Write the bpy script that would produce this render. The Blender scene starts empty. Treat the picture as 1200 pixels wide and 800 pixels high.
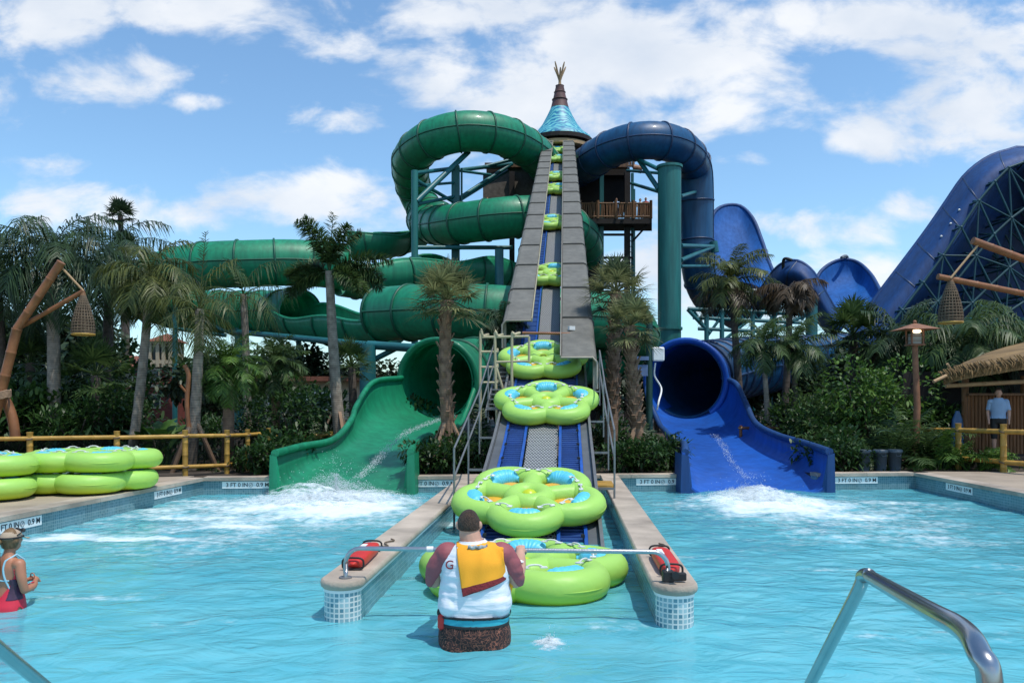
import bpy, bmesh, math, random
from math import sin, cos, pi, radians, sqrt, atan2, exp
from mathutils import Vector, Matrix, noise
from mathutils.bvhtree import BVHTree

S = bpy.context.scene
COL = S.collection
R = random.Random(11)
F = 950.0; CH = 2.0
V = Vector

def P(px, py, d):
    """a point of the place: d metres ahead of the camera"""
    return V(((px-600)*d/F, d, CH+(470-py)*d/F))

def CP(s, d, z):
    """conveyor frame: s metres right of the conveyor axis, d metres ahead"""
    return V((-.4385+.0645*d+s, d-.0645*s, z))

def belt_z(d):
    pts = [(7, -1.0), (8.5, -.74), (12.4, .26), (16.2, 1.22), (18.2, 1.83), (20.8, 2.83), (66, 22.54)]
    for (a, za), (b, zb) in zip(pts, pts[1:]):
        if d <= b: return za+(zb-za)*(d-a)/(b-a)
    return pts[-1][1]

# ---------------------------------------------------------------- objects
def props(o, label=None, cat=None, group=None, kind=None):
    if label: o['label'] = label
    if cat: o['category'] = cat
    if group: o['group'] = group
    if kind: o['kind'] = kind
    return o

def thing(name, label, cat, loc=(0, 0, 0), rz=0, group=None):
    o = bpy.data.objects.new(name, None); COL.objects.link(o)
    o.location = loc; o.rotation_euler = (0, 0, rz)
    return props(o, label, cat, group)

def adopt(o, parent):
    o.parent = parent
    bpy.context.view_layer.update()
    o.matrix_parent_inverse = Matrix()
    return o

def copy_tree(o, parent=None):
    c = o.copy(); COL.objects.link(c)
    if parent: c.parent = parent
    for ch in list(o.children): copy_tree(ch, c)
    return c

class MB:
    def __init__(s): s.v = []; s.f = []; s.m = []; s.s = []; s.uv = {}
    def add(s, vs, fs, mi=0, smooth=True, uvs=None):
        b = len(s.v); s.v.extend([tuple(p) for p in vs])
        for i, f in enumerate(fs):
            if uvs: s.uv[len(s.f)] = uvs[i]
            s.f.append(tuple(b+k for k in f)); s.m.append(mi); s.s.append(smooth)
    def grid(s, rows, mi=0, closed=False, smooth=True, capa=False, capb=False):
        n = len(rows[0]); vs = [p for r in rows for p in r]; fs = []
        for i in range(len(rows)-1):
            for j in range(n if closed else n-1):
                k = (j+1) % n
                fs.append((i*n+j, i*n+k, (i+1)*n+k, (i+1)*n+j))
        s.add(vs, fs, mi, smooth)
        if capa: s.add(rows[0], [tuple(range(n))[::-1]], mi, False)
        if capb: s.add(rows[-1], [tuple(range(n))], mi, False)
    def tube(s, pts, rad, n=10, mi=0, caps=True, closed=False, smooth=True):
        pts = [V(p) for p in pts]
        if not hasattr(rad, '__len__'): rad = [rad]*len(pts)
        N = len(pts); rows = []; nrm = None
        for i in range(N):
            if closed: t = pts[(i+1) % N]-pts[i-1]
            else: t = pts[min(i+1, N-1)]-pts[max(i-1, 0)]
            if t.length < 1e-9: t = V((0, 0, 1))
            t.normalize()
            if nrm is None:
                nrm = V((0, 0, 1)) if abs(t.z) < .9 else V((1, 0, 0))
            nrm = (nrm-t*nrm.dot(t))
            if nrm.length < 1e-6: nrm = t.orthogonal()
            nrm.normalize(); bn = t.cross(nrm)
            rows.append([pts[i]+(nrm*cos(2*pi*k/n)+bn*sin(2*pi*k/n))*rad[i] for k in range(n)])
        if closed: rows.append(rows[0])
        s.grid(rows, mi, True, smooth, caps and not closed, caps and not closed)
    def cyl(s, a, b, r0, r1=None, n=12, mi=0): s.tube([a, b], [r0, r0 if r1 is None else r1], n, mi)
    def box(s, c, size, ax=None, mi=0):
        c = V(c); hx, hy, hz = size[0]/2, size[1]/2, size[2]/2
        if ax is None: ax = (V((1, 0, 0)), V((0, 1, 0)), V((0, 0, 1)))
        elif not hasattr(ax, '__len__'):
            ax = (V((cos(ax), sin(ax), 0)), V((-sin(ax), cos(ax), 0)), V((0, 0, 1)))
        vs = [c+ax[0]*hx*i+ax[1]*hy*j+ax[2]*hz*k for k in (-1, 1) for j in (-1, 1) for i in (-1, 1)]
        s.add(vs, [(0, 2, 3, 1), (4, 5, 7, 6), (0, 1, 5, 4), (2, 6, 7, 3), (0, 4, 6, 2), (1, 3, 7, 5)], mi, False)
    def beam(s, a, b, w, h=None, mi=0):
        a = V(a); b = V(b); t = (b-a); L = t.length; t.normalize()
        up = V((0, 0, 1)) if abs(t.z) < .95 else V((0, 1, 0))
        sd = t.cross(up).normalized(); up = sd.cross(t)
        s.box((a+b)/2, (L, w, h or w), (t, sd, up), mi)
    def ell(s, c, r, n=14, m=9, mi=0, rot=None):
        c = V(c)
        if not hasattr(r, '__len__'): r = (r, r, r)
        rows = []
        for i in range(m+1):
            a = -pi/2+pi*i/m
            a = max(min(a, pi/2-.02), -pi/2+.02)
            row = []
            for k in range(n):
                p = V((r[0]*cos(a)*cos(2*pi*k/n), r[1]*cos(a)*sin(2*pi*k/n), r[2]*sin(a)))
                if rot is not None: p = rot @ p
                row.append(c+p)
            rows.append(row)
        s.grid(rows, mi, True, True, True, True)
    def prism(s, plan, z0, z1, mi=0, mtop=None, smooth=False):
        """closed plan polygon (counter-clockwise) pulled up; uv in metres"""
        n = len(plan); u = 0
        for i in range(n):
            a = V((plan[i][0], plan[i][1])); b = V((plan[(i+1) % n][0], plan[(i+1) % n][1]))
            L = (b-a).length
            s.add([(a.x, a.y, z0), (b.x, b.y, z0), (b.x, b.y, z1), (a.x, a.y, z1)], [(0, 1, 2, 3)], mi, smooth,
                  [[(u, z0), (u+L, z0), (u+L, z1), (u, z1)]])
            u += L
        mt = mi if mtop is None else mtop
        s.add([(p[0], p[1], z1) for p in plan], [tuple(range(n))], mt, False, [[(p[0], p[1]) for p in plan]])
        s.add([(p[0], p[1], z0) for p in plan], [tuple(range(n))[::-1]], mt, False, [[(p[0], p[1]) for p in plan][::-1]])
    def build(s, name, mats, parent=None, loc=None, merge=0, normals=True):
        me = bpy.data.meshes.new(name)
        me.from_pydata(s.v, [], s.f)
        if not hasattr(mats, '__len__'): mats = [mats]
        for m in mats: me.materials.append(m)
        me.polygons.foreach_set('material_index', s.m)
        me.polygons.foreach_set('use_smooth', s.s)
        if s.uv:
            ul = me.uv_layers.new(name='UVMap')
            for p in me.polygons:
                q = s.uv.get(p.index)
                if q:
                    for li, c in zip(p.loop_indices, q): ul.data[li].uv = c
        if merge or normals:
            bm = bmesh.new(); bm.from_mesh(me)
            if merge: bmesh.ops.remove_doubles(bm, verts=bm.verts, dist=merge)
            if normals: bmesh.ops.recalc_face_normals(bm, faces=bm.faces)
            bm.to_mesh(me); bm.free()
        me.update()
        o = bpy.data.objects.new(name, me); COL.objects.link(o)
        if loc is not None: o.location = loc
        if parent is not None: o.parent = parent
        return o

def cr(pts, n=8, closed=False):
    """Catmull-Rom through tuples of any length"""
    pts = [tuple(p) for p in pts]; out = []; N = len(pts)
    rng = range(N if closed else N-1)
    for i in rng:
        g = (lambda k: pts[k % N]) if closed else (lambda k: pts[max(0, min(N-1, k))])
        a, b, c, d = g(i-1), g(i), g(i+1), g(i+2)
        for k in range(n):
            t = k/n
            out.append(tuple(.5*(2*q+(-p+r)*t+(2*p-5*q+4*r-s)*t*t+(-p+3*q-3*r+s)*t**3) for p, q, r, s in zip(a, b, c, d)))
    if not closed: out.append(pts[-1])
    return out

def resample(pts, step):
    pts = [V(p) for p in pts]; L = [0]
    for a, b in zip(pts, pts[1:]): L.append(L[-1]+(b-a).length)
    n = max(2, int(round(L[-1]/step))); out = []; j = 0
    for i in range(n+1):
        t = L[-1]*i/n
        while j < len(L)-2 and L[j+1] < t: j += 1
        q = (t-L[j])/max(1e-9, L[j+1]-L[j])
        out.append(pts[j].lerp(pts[j+1], min(1, q)))
    return out

def text_obj(body, size, mat, M, parent, name='lettering', ext=.002):
    cu = bpy.data.curves.new('t', 'FONT'); cu.body = body; cu.size = size; cu.extrude = ext
    cu.align_x = 'CENTER'; cu.align_y = 'CENTER'; cu.offset = size*.012
    to = bpy.data.objects.new('t', cu); COL.objects.link(to)
    dg = bpy.context.evaluated_depsgraph_get()
    me = bpy.data.meshes.new_from_object(to.evaluated_get(dg))
    bpy.data.objects.remove(to); me.name = name
    me.transform(M)
    me.materials.clear(); me.materials.append(mat)
    o = bpy.data.objects.new(name, me); COL.objects.link(o)
    if parent is not None: o.parent = parent
    return o

# ---------------------------------------------------------------- materials
def srgb(r, g, b):
    f = lambda c: (c/255/12.92) if c <= 10 else ((c/255+.055)/1.055)**2.4
    return (f(r), f(g), f(b))

def M(name, col, rough=.5, metal=0, var=.15, *a, stain=0, **k):
    m = M0(name, col, rough, metal, var, *a, **k)
    if stain:      # run marks and sun fading: streaks that follow the fall of the water
        nt = m.node_tree; N = nt.nodes.new; L = nt.links.new; b = nt.nodes['Principled BSDF']; src = b.inputs['Base Color'].links[0].from_socket
        tc = N('ShaderNodeTexCoord'); mp = N('ShaderNodeMapping'); mp.inputs['Scale'].default_value = (2.6, 2.6, .22); L(tc.outputs['Object'], mp.inputs[0])
        nz = N('ShaderNodeTexNoise'); nz.inputs['Scale'].default_value = 1.6; nz.inputs['Detail'].default_value = 7; nz.inputs['Roughness'].default_value = .65; L(mp.outputs[0], nz.inputs['Vector'])
        rp = N('ShaderNodeValToRGB'); e = rp.color_ramp.elements; e[0].position = .36; e[1].position = .62; e[0].color = (1-stain, 1-stain*.95, 1-stain*.9, 1); e[1].color = (1.0, 1.0, 1.0, 1)
        L(nz.outputs['Fac'], rp.inputs[0]); mx = N('ShaderNodeMix'); mx.data_type = 'RGBA'; mx.blend_type = 'MULTIPLY'; mx.inputs[0].default_value = 1
        L(src, mx.inputs[6]); L(rp.outputs[0], mx.inputs[7]); L(mx.outputs[2], b.inputs['Base Color'])
        rr = N('ShaderNodeMapRange'); rr.inputs['To Min'].default_value = min(1, rough+.18); rr.inputs['To Max'].default_value = rough; L(nz.outputs['Fac'], rr.inputs[0]); L(rr.outputs[0], b.inputs['Roughness'])
    return m

def M0(name, col, rough=.5, metal=0, var=.15, scale=4, bump=0, bscale=40, coat=0, stretch=(1, 1, 1), spec=.5, sheen=0, transl=0, tcol=None):
    m = bpy.data.materials.new(name); m.use_nodes = True
    nt = m.node_tree; b = nt.nodes['Principled BSDF']; N = nt.nodes.new; L = nt.links.new
    b.inputs['Roughness'].default_value = rough; b.inputs['Metallic'].default_value = metal
    b.inputs['Specular IOR Level'].default_value = spec
    if coat: b.inputs['Coat Weight'].default_value = coat; b.inputs['Coat Roughness'].default_value = .12
    tc = N('ShaderNodeTexCoord'); mp = N('ShaderNodeMapping'); mp.inputs['Scale'].default_value = stretch
    L(tc.outputs['Object'], mp.inputs['Vector'])
    nz = N('ShaderNodeTexNoise'); nz.inputs['Scale'].default_value = scale; nz.inputs['Detail'].default_value = 6
    L(mp.outputs['Vector'], nz.inputs['Vector'])
    rp = N('ShaderNodeValToRGB'); e = rp.color_ramp.elements
    e[0].position = .28; e[1].position = .72
    e[0].color = (*[c*(1-var) for c in col], 1); e[1].color = (*[min(1, c*(1+var)) for c in col], 1)
    L(nz.outputs['Fac'], rp.inputs['Fac']); L(rp.outputs['Color'], b.inputs['Base Color'])
    if bump:
        n2 = N('ShaderNodeTexNoise'); n2.inputs['Scale'].default_value = bscale; n2.inputs['Detail'].default_value = 4
        L(mp.outputs['Vector'], n2.inputs['Vector'])
        bp = N('ShaderNodeBump'); bp.inputs['Strength'].default_value = bump; bp.inputs['Distance'].default_value = .03
        L(n2.outputs['Fac'], bp.inputs['Height']); L(bp.outputs['Normal'], b.inputs['Normal'])
    if transl:
        tr = N('ShaderNodeBsdfTranslucent')
        if tcol: tr.inputs['Color'].default_value = (*tcol, 1)
        else: L(rp.outputs['Color'], tr.inputs['Color'])
        mx = N('ShaderNodeMixShader'); mx.inputs[0].default_value = transl
        L(b.outputs[0], mx.inputs[1]); L(tr.outputs[0], mx.inputs[2])
        L(mx.outputs[0], nt.nodes['Material Output'].inputs['Surface'])
    return m

def leafmat(name, dark, light, scale=1.2, rough=.45):
    """leaves: two tones in patches as in the living plant, some light through the blade"""
    m = bpy.data.materials.new(name); m.use_nodes = True
    nt = m.node_tree; b = nt.nodes['Principled BSDF']; N = nt.nodes.new; L = nt.links.new
    g = N('ShaderNodeNewGeometry')
    w = N('ShaderNodeTexNoise'); w.inputs['Scale'].default_value = scale; w.inputs['Detail'].default_value = 3
    tc = N('ShaderNodeTexCoord'); L(tc.outputs['Object'], w.inputs['Vector'])
    ad = N('ShaderNodeMath'); ad.operation = 'MULTIPLY_ADD'; ad.inputs[1].default_value = .55
    L(g.outputs['Random Per Island'], ad.inputs[0])
    sb = N('ShaderNodeMath'); sb.operation = 'MULTIPLY_ADD'; sb.inputs[1].default_value = 1.3; sb.inputs[2].default_value = -.42
    L(w.outputs['Fac'], sb.inputs[0]); L(sb.outputs[0], ad.inputs[2])
    rp = N('ShaderNodeValToRGB'); e = rp.color_ramp.elements
    e[0].position = .2; e[1].position = .95; e[0].color = (*dark, 1); e[1].color = (*light, 1)
    L(ad.outputs[0], rp.inputs['Fac']); L(rp.outputs['Color'], b.inputs['Base Color'])
    b.inputs['Roughness'].default_value = rough; b.inputs['Specular IOR Level'].default_value = .35
    tr = N('ShaderNodeBsdfTranslucent'); L(rp.outputs['Color'], tr.inputs['Color'])
    mx = N('ShaderNodeMixShader'); mx.inputs[0].default_value = .3
    L(b.outputs[0], mx.inputs[1]); L(tr.outputs[0], mx.inputs[2])
    L(mx.outputs[0], nt.nodes['Material Output'].inputs['Surface'])
    return m

def trunkmat(name, a, c, freq=9, diag=0):
    m = bpy.data.materials.new(name); m.use_nodes = True
    nt = m.node_tree; b = nt.nodes['Principled BSDF']; N = nt.nodes.new; L = nt.links.new
    tc = N('ShaderNodeTexCoord')
    wv = N('ShaderNodeTexWave'); wv.wave_type = 'BANDS'; wv.bands_direction = 'Z'
    wv.inputs['Scale'].default_value = freq; wv.inputs['Distortion'].default_value = 2.5; wv.inputs['Detail'].default_value = 2
    L(tc.outputs['Object'], wv.inputs['Vector'])
    nz = N('ShaderNodeTexNoise'); nz.inputs['Scale'].default_value = 7; nz.inputs['Detail'].default_value = 6
    L(tc.outputs['Object'], nz.inputs['Vector'])
    ml = N('ShaderNodeMath'); ml.operation = 'MULTIPLY_ADD'; ml.inputs[1].default_value = .16
    L(wv.outputs['Fac'], ml.inputs[0]); L(nz.outputs['Fac'], ml.inputs[2])
    rp = N('ShaderNodeValToRGB'); e = rp.color_ramp.elements
    e[0].position = .33; e[1].position = .8; e[0].color = (*a, 1); e[1].color = (*c, 1)
    L(ml.outputs[0], rp.inputs['Fac']); L(rp.outputs['Color'], b.inputs['Base Color'])
    bp = N('ShaderNodeBump'); bp.inputs['Strength'].default_value = .4; bp.inputs['Distance'].default_value = .03
    L(ml.outputs[0], bp.inputs['Height']); L(bp.outputs['Normal'], b.inputs['Normal'])
    b.inputs['Roughness'].default_value = .85
    return m

def tilemat(name, c1, c2, mortar, size=.048, msize=.006):
    m = bpy.data.materials.new(name); m.use_nodes = True
    nt = m.node_tree; b = nt.nodes['Principled BSDF']; N = nt.nodes.new; L = nt.links.new
    uv = N('ShaderNodeUVMap'); uv.uv_map = 'UVMap'
    br = N('ShaderNodeTexBrick'); br.offset = 0; br.squash = 1
    br.inputs['Scale'].default_value = 1; br.inputs['Brick Width'].default_value = size; br.inputs['Row Height'].default_value = size
    br.inputs['Mortar Size'].default_value = msize; br.inputs['Bias'].default_value = -.1
    br.inputs['Color1'].default_value = (*c1, 1); br.inputs['Color2'].default_value = (*c2, 1); br.inputs['Mortar'].default_value = (*mortar, 1)
    L(uv.outputs[0], br.inputs['Vector'])
    nz = N('ShaderNodeTexNoise'); nz.inputs['Scale'].default_value = 1.7; nz.inputs['Detail'].default_value = 5
    L(uv.outputs[0], nz.inputs['Vector'])
    mx = N('ShaderNodeMix'); mx.data_type = 'RGBA'; mx.blend_type = 'MULTIPLY'; mx.inputs[0].default_value = .5
    L(br.outputs['Color'], mx.inputs[6])
    rp = N('ShaderNodeValToRGB'); rp.color_ramp.elements[0].color = (.55, .5, .42, 1); rp.color_ramp.elements[0].position = .3; rp.color_ramp.elements[1].position = .6
    L(nz.outputs['Fac'], rp.inputs['Fac']); L(rp.outputs['Color'], mx.inputs[7]); L(mx.outputs[2], b.inputs['Base Color'])
    bp = N('ShaderNodeBump'); bp.invert = True; bp.inputs['Strength'].default_value = .4; bp.inputs['Distance'].default_value = .004
    L(br.outputs['Fac'], bp.inputs['Height']); L(bp.outputs['Normal'], b.inputs['Normal'])
    b.inputs['Roughness'].default_value = .25
    return m

green = M('green_fibreglass', (.010, .275, .132), .38, 0, .22, .5, .04, 6, coat=.12, stretch=(1, 1, .4), transl=.14, tcol=(.12, .9, .55), stain=.4)
green_in = M('green_fibreglass_inside', (.008, .225, .11), .4, 0, .18, .6, .05, 4, coat=.12, stain=.3)
green_dk = M('green_flange', (.004, .085, .045), .5, 0, .2)
blue = M('blue_fibreglass', (.004, .052, .19), .55, 0, .25, .5, .03, 6, stain=.35, stretch=(1, 1, .4))
blue_in = M('blue_fibreglass_inside', (.006, .09, .43), .42, 0, .2, .7, .05, 4, coat=.08, stain=.25)
blue_wave = M('blue_wave_panel', (.006, .10, .36), .62, 0, .25, .4, .03, 4, stain=.3, spec=.3)
teal_dk = M('dark_teal_steel', (.007, .055, .07), .55, 0, .25, 1.2, .05, 20)
blue_tube = M('blue_fibreglass_tube', (.007, .085, .205), .36, 0, .22, .5, .03, 6, coat=.1, transl=.1, stain=.4, tcol=(.08, .4, .9))
blue_dk = M('blue_flange', (.005, .03, .09), .5, 0, .2)
teal = M('teal_steel_paint', (.012, .115, .125), .45, 0, .2, 1.2, .05, 20)
teal_lt = M('teal_pillar_paint', (.018, .17, .155), .45, 0, .15, .7, .05, 8, stain=.35, stretch=(1, 1, .15))
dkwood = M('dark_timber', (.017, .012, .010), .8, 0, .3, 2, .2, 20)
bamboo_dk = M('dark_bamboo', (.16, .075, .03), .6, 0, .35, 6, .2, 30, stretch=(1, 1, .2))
grey_sheet = M('grey_canopy_sheet', (.15, .145, .125), .75, 0, .14, stain=.25, scale=1.0, bump=.12, bscale=14)
grey_edge = M('canopy_edge_steel', (.3, .27, .22), .5, .2, .1)
beige_pipe = M('beige_pipe', (.42, .37, .23), .5, 0, .15, 3)
steel = M('brushed_steel', (.45, .46, .47), .3, .9, .12, 9, .06, 60)
chrome = M('polished_steel', (.40, .40, .41), .24, 1, .06, 10)
galv = M('galvanised_steel', (.22, .22, .22), .5, .6, .15, 5)
belt_grey = M('belt_pan', (.10, .11, .125), .5, 0, .25, 2, .1, 20)
belt_blue = M('belt_blue', (.012, .075, .36), .35, 0, .25, 3, .1, 10)
black = M('black_rubber', (.012, .012, .013), .6, 0, .2)
white = M('white_paint', (.75, .75, .73), .5, 0, .06)
letter = M('black_letter', (.01, .012, .02), .5, 0, .05)
tile_wall = tilemat('pool_wall_tile', (.085, .2, .24), (.15, .28, .32), (.22, .33, .36), .05, .005)
tile_pillar = tilemat('mosaic_tile', (.11, .26, .33), (.42, .6, .64), (.72, .75, .74), .046, .007)
coping_m = M('sandstone_coping', (.40, .33, .26), .8, 0, .40, 1.6, .35, 30)
deck_m = M('deck_concrete', (.34, .27, .2), .85, 0, .22, 1.1, .25, 25)
soil = M('mulch_soil', (.05, .036, .024), .95, 0, .5, 3, .8, 12)
bamboo = M('golden_bamboo', (.42, .24, .045), .5, 0, .25, 5, .12, 25)
bamboo_red = M('reddish_bamboo', (.22, .085, .03), .55, 0, .3, 4, .15, 25)
wood_post = M('brown_post_wood', (.23, .1, .05), .7, 0, .3, 6, .2, 25)
brace_wood = M('timber_brace', (.3, .19, .12), .8, 0, .25, 5, .2, 30)
wicker = M('wicker', (.13, .09, .055), .8, 0, .3, 9)
thatch = M('thatch', (.20, .125, .05), .9, 0, .45, 3, .8, 45, stretch=(.3, 1, 1))
hutwall = M('split_bamboo_wall', (.2, .085, .03), .7, 0, .4, 6, .3, 20, stretch=(4, 4, .2))
screen_m = M('dark_fence_screen', (.004, .006, .0055), 1, 0, .3, spec=.05)
def _mesh_cloth(m, f):
    nt = m.node_tree; tr = nt.nodes.new('ShaderNodeBsdfTransparent'); mx = nt.nodes.new('ShaderNodeMixShader'); mx.inputs[0].default_value = f
    nt.links.new(tr.outputs[0], mx.inputs[1]); nt.links.new(nt.nodes['Principled BSDF'].outputs[0], mx.inputs[2]); nt.links.new(mx.outputs[0], nt.nodes['Material Output'].inputs['Surface'])
_mesh_cloth(screen_m, .4)
bin_m = M('bluegrey_plastic', (.07, .095, .12), .5, 0, .12)
raft_blue = M('raft_blue_vinyl', (.10, .52, .74), .45, 0, .08, 3)
raft_orange = M('raft_orange_vinyl', (.72, .38, .03), .4, 0, .1)
raft_yellow = M('raft_yellow_vinyl', (.55, .62, .02), .35, 0, .08)
strap_m = M('white_webbing', (.6, .62, .6), .7, 0, .15)
red_foam = M('red_rescue_foam', (.55, .025, .018), .45, 0, .1)
skin_m = M('skin', (.54, .30, .21), .5, 0, .1, 8)
skin_tan = M('tan_skin', (.40, .165, .09), .5, 0, .1, 8)
hair_m = M('brown_hair', (.06, .032, .018), .65, 0, .6, 60, .9, 130, stretch=(1, 1, .35))
hair_b = M('dark_blond_hair', (.16, .09, .035), .55, 0, .5, 14, .4, 60, stretch=(1, 1, .2))
shirt_m = M('white_rash_shirt', (.70, .72, .76), .65, 0, .05, 5, .6, 7, stretch=(.5, .5, 2.2))
maroon = M('maroon_sleeve', (.30, .075, .085), .65, 0, .12, 6, .2, 18)
towel_m = M('orange_towel', (.86, .36, .02), .9, 0, .06, 6, .10, 90)
towel_band = M('maroon_towel_border', (.2, .02, .025), .9, 0, .12, 6, .4, 60)
tealband = M('teal_waistband', (.03, .36, .45), .6, 0, .1)
shorts_m = M('brown_patterned_shorts', (.022, .013, .013), .9, 0, .3, 30)
def _leafprint(m):
    nt = m.node_tree; N = nt.nodes.new; L = nt.links.new; b = nt.nodes['Principled BSDF']; src = b.inputs['Base Color'].links[0].from_socket
    tc = N('ShaderNodeTexCoord'); wv = N('ShaderNodeTexVoronoi'); wv.feature = 'DISTANCE_TO_EDGE'; wv.inputs['Scale'].default_value = 20; wv.inputs['Randomness'].default_value = 1; nd = N('ShaderNodeTexNoise'); nd.inputs['Scale'].default_value = 9; nv = N('ShaderNodeVectorMath'); nv.operation = 'MULTIPLY_ADD'; nv.inputs[1].default_value = (.22, .22, .5); L(tc.outputs['Object'], nd.inputs['Vector']); L(nd.outputs['Color'], nv.inputs[0]); L(tc.outputs['Object'], nv.inputs[2]); L(nv.outputs[0], wv.inputs['Vector'])
    rp = N('ShaderNodeValToRGB'); e = rp.color_ramp.elements; e[0].position = .01; e[1].position = .075; e[0].color = (1, 1, 1, 1); e[1].color = (0, 0, 0, 1); L(wv.outputs['Distance'], rp.inputs[0])
    mx = N('ShaderNodeMix'); mx.data_type = 'RGBA'; L(rp.outputs[0], mx.inputs[0]); L(src, mx.inputs[6]); mx.inputs[7].default_value = (.25, .095, .06, 1); L(mx.outputs[2], b.inputs['Base Color'])
_leafprint(shorts_m)
suit_red = M('red_swimsuit', (.6, .02, .045), .5, 0, .12)
suit_dk = M('dark_swimsuit_panel', (.05, .02, .05), .5, 0, .5, 14)
strap_blue = M('light_blue_strap', (.28, .52, .62), .5, 0, .05)
cap_m = M('tan_cap_cloth', (.40, .30, .21), .8, 0, .12)
polo = M('light_blue_polo', (.28, .42, .62), .7, 0, .1)
cloth_a = M('pale_cloth', (.5, .45, .42), .8, 0, .2)
cloth_b = M('red_cloth', (.35, .06, .06), .8, 0, .2)
cloth_c = M('navy_cloth', (.03, .05, .12), .8, 0, .2)
brick = M('red_house_wall', (.16, .035, .025), .85, 0, .25, 2)
cream = M('cream_trim', (.5, .42, .3), .8, 0, .1)
rooftile = M('terracotta_roof', (.2, .07, .04), .85, 0, .25, 4)
winglass = M('window_glass', (.03, .04, .05), .1, 0, .2)
roof_brown = M('spire_brown_panels', (.1, .045, .04), .6, 0, .5, 1.5, .2, 6)
stick_m = M('bleached_sticks', (.4, .26, .14), .8, 0, .2)

leaf_dark = leafmat('dark_palm_leaf', (.018, .04, .016), (.06, .11, .04))
leaf_mid = leafmat('palm_leaf', (.024, .055, .016), (.10, .16, .045))
leaf_olive = leafmat('olive_palm_leaf', (.04, .062, .015), (.16, .18, .045))
leaf_fan = leafmat('fan_palm_leaf', (.06, .085, .035), (.32, .32, .14))
leaf_bright = leafmat('bright_leaf', (.03, .085, .015), (.15, .27, .045))
leaf_shrub = leafmat('shrub_leaf', (.013, .04, .01), (.055, .12, .025), 2.0)
leaf_dead = leafmat('dead_frond', (.045, .03, .018), (.14, .095, .05))
leaf_far = leafmat('far_tree_leaf', (.018, .038, .018), (.06, .095, .04))
bark_grey = trunkmat('grey_palm_bark', (.14, .11, .082), (.36, .30, .235), 5)
bark_brown = trunkmat('brown_palm_bark', (.10, .058, .036), (.29, .18, .11), 7)
bark_dark = trunkmat('dark_bark', (.04, .03, .022), (.13, .10, .08), 6)

def raft_mat():
    m = bpy.data.materials.new('raft_green_vinyl'); m.use_nodes = True
    nt = m.node_tree; b = nt.nodes['Principled BSDF']; N = nt.nodes.new; L = nt.links.new
    tc = N('ShaderNodeTexCoord'); sp = N('ShaderNodeSeparateXYZ'); L(tc.outputs['Object'], sp.inputs[0])
    nz = N('ShaderNodeTexNoise'); nz.inputs['Scale'].default_value = 3; L(tc.outputs['Object'], nz.inputs['Vector'])
    ad = N('ShaderNodeMath'); ad.operation = 'MULTIPLY_ADD'; ad.inputs[1].default_value = .05; L(nz.outputs['Fac'], ad.inputs[0]); L(sp.outputs[2], ad.inputs[2])
    rp = N('ShaderNodeValToRGB'); e = rp.color_ramp.elements      # vinyl colour blends with height: lime at the base, green on top
    e[0].position = .03; e[0].color = (.50, .60, .012, 1); e[1].position = .27; e[1].color = (.34, .60, .12, 1)
    L(ad.outputs[0], rp.inputs['Fac']); L(rp.outputs['Color'], b.inputs['Base Color'])
    b.inputs['Roughness'].default_value = .45; b.inputs['Specular IOR Level'].default_value = .35
    n2 = N('ShaderNodeTexNoise'); n2.inputs['Scale'].default_value = 7; L(tc.outputs['Object'], n2.inputs['Vector'])
    bp = N('ShaderNodeBump'); bp.inputs['Strength'].default_value = .25; bp.inputs['Distance'].default_value = .03
    L(n2.outputs['Fac'], bp.inputs['Height']); L(bp.outputs['Normal'], b.inputs['Normal'])
    return m
raft_green = raft_mat()

def roof_mat():
    m = bpy.data.materials.new('turquoise_mosaic_roof'); m.use_nodes = True
    nt = m.node_tree; b = nt.nodes['Principled BSDF']; N = nt.nodes.new; L = nt.links.new
    tc = N('ShaderNodeTexCoord')
    wv = N('ShaderNodeTexWave'); wv.wave_type = 'RINGS'; wv.inputs['Scale'].default_value = 1.1; wv.inputs['Distortion'].default_value = 14; wv.inputs['Detail'].default_value = 2
    wv.inputs['Detail Scale'].default_value = .9
    L(tc.outputs['Object'], wv.inputs['Vector'])
    rp = N('ShaderNodeValToRGB'); e = rp.color_ramp.elements
    e[0].color = (.012, .14, .3, 1); e[1].color = (.16, .5, .5, 1); e[0].position = .1; e[1].position = .9
    k = rp.color_ramp.elements.new(.5); k.color = (.02, .3, .42, 1)
    L(wv.outputs['Fac'], rp.inputs['Fac']); L(rp.outputs['Color'], b.inputs['Base Color']); b.inputs['Roughness'].default_value = .5
    return m
roof_turq = roof_mat()

def grating_mat():
    m = bpy.data.materials.new('belt_grating'); m.use_nodes = True
    nt = m.node_tree; b = nt.nodes['Principled BSDF']; N = nt.nodes.new; L = nt.links.new
    uv = N('ShaderNodeUVMap'); uv.uv_map = 'UVMap'
    br = N('ShaderNodeTexBrick'); br.offset = .5
    br.inputs['Scale'].default_value = 1; br.inputs['Brick Width'].default_value = .06; br.inputs['Row Height'].default_value = .085
    br.inputs['Mortar Size'].default_value = .014; br.inputs['Mortar Smooth'].default_value = .2
    br.inputs['Color1'].default_value = (.018, .02, .022, 1); br.inputs['Color2'].default_value = (.035, .038, .042, 1); br.inputs['Mortar'].default_value = (.30, .31, .31, 1)
    L(uv.outputs[0], br.inputs['Vector']); L(br.outputs['Color'], b.inputs['Base Color'])
    bp = N('ShaderNodeBump'); bp.inputs['Strength'].default_value = .6; bp.inputs['Distance'].default_value = .02
    L(br.outputs['Fac'], bp.inputs['Height']); L(bp.outputs['Normal'], b.inputs['Normal'])
    b.inputs['Roughness'].default_value = .5
    return m
grating = grating_mat()
EXPOSURE, SUN_E, SKY_S, CLOUD, SKYVAL = 0.0, 3.6, 0.15, 6.9, 1.3
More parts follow.
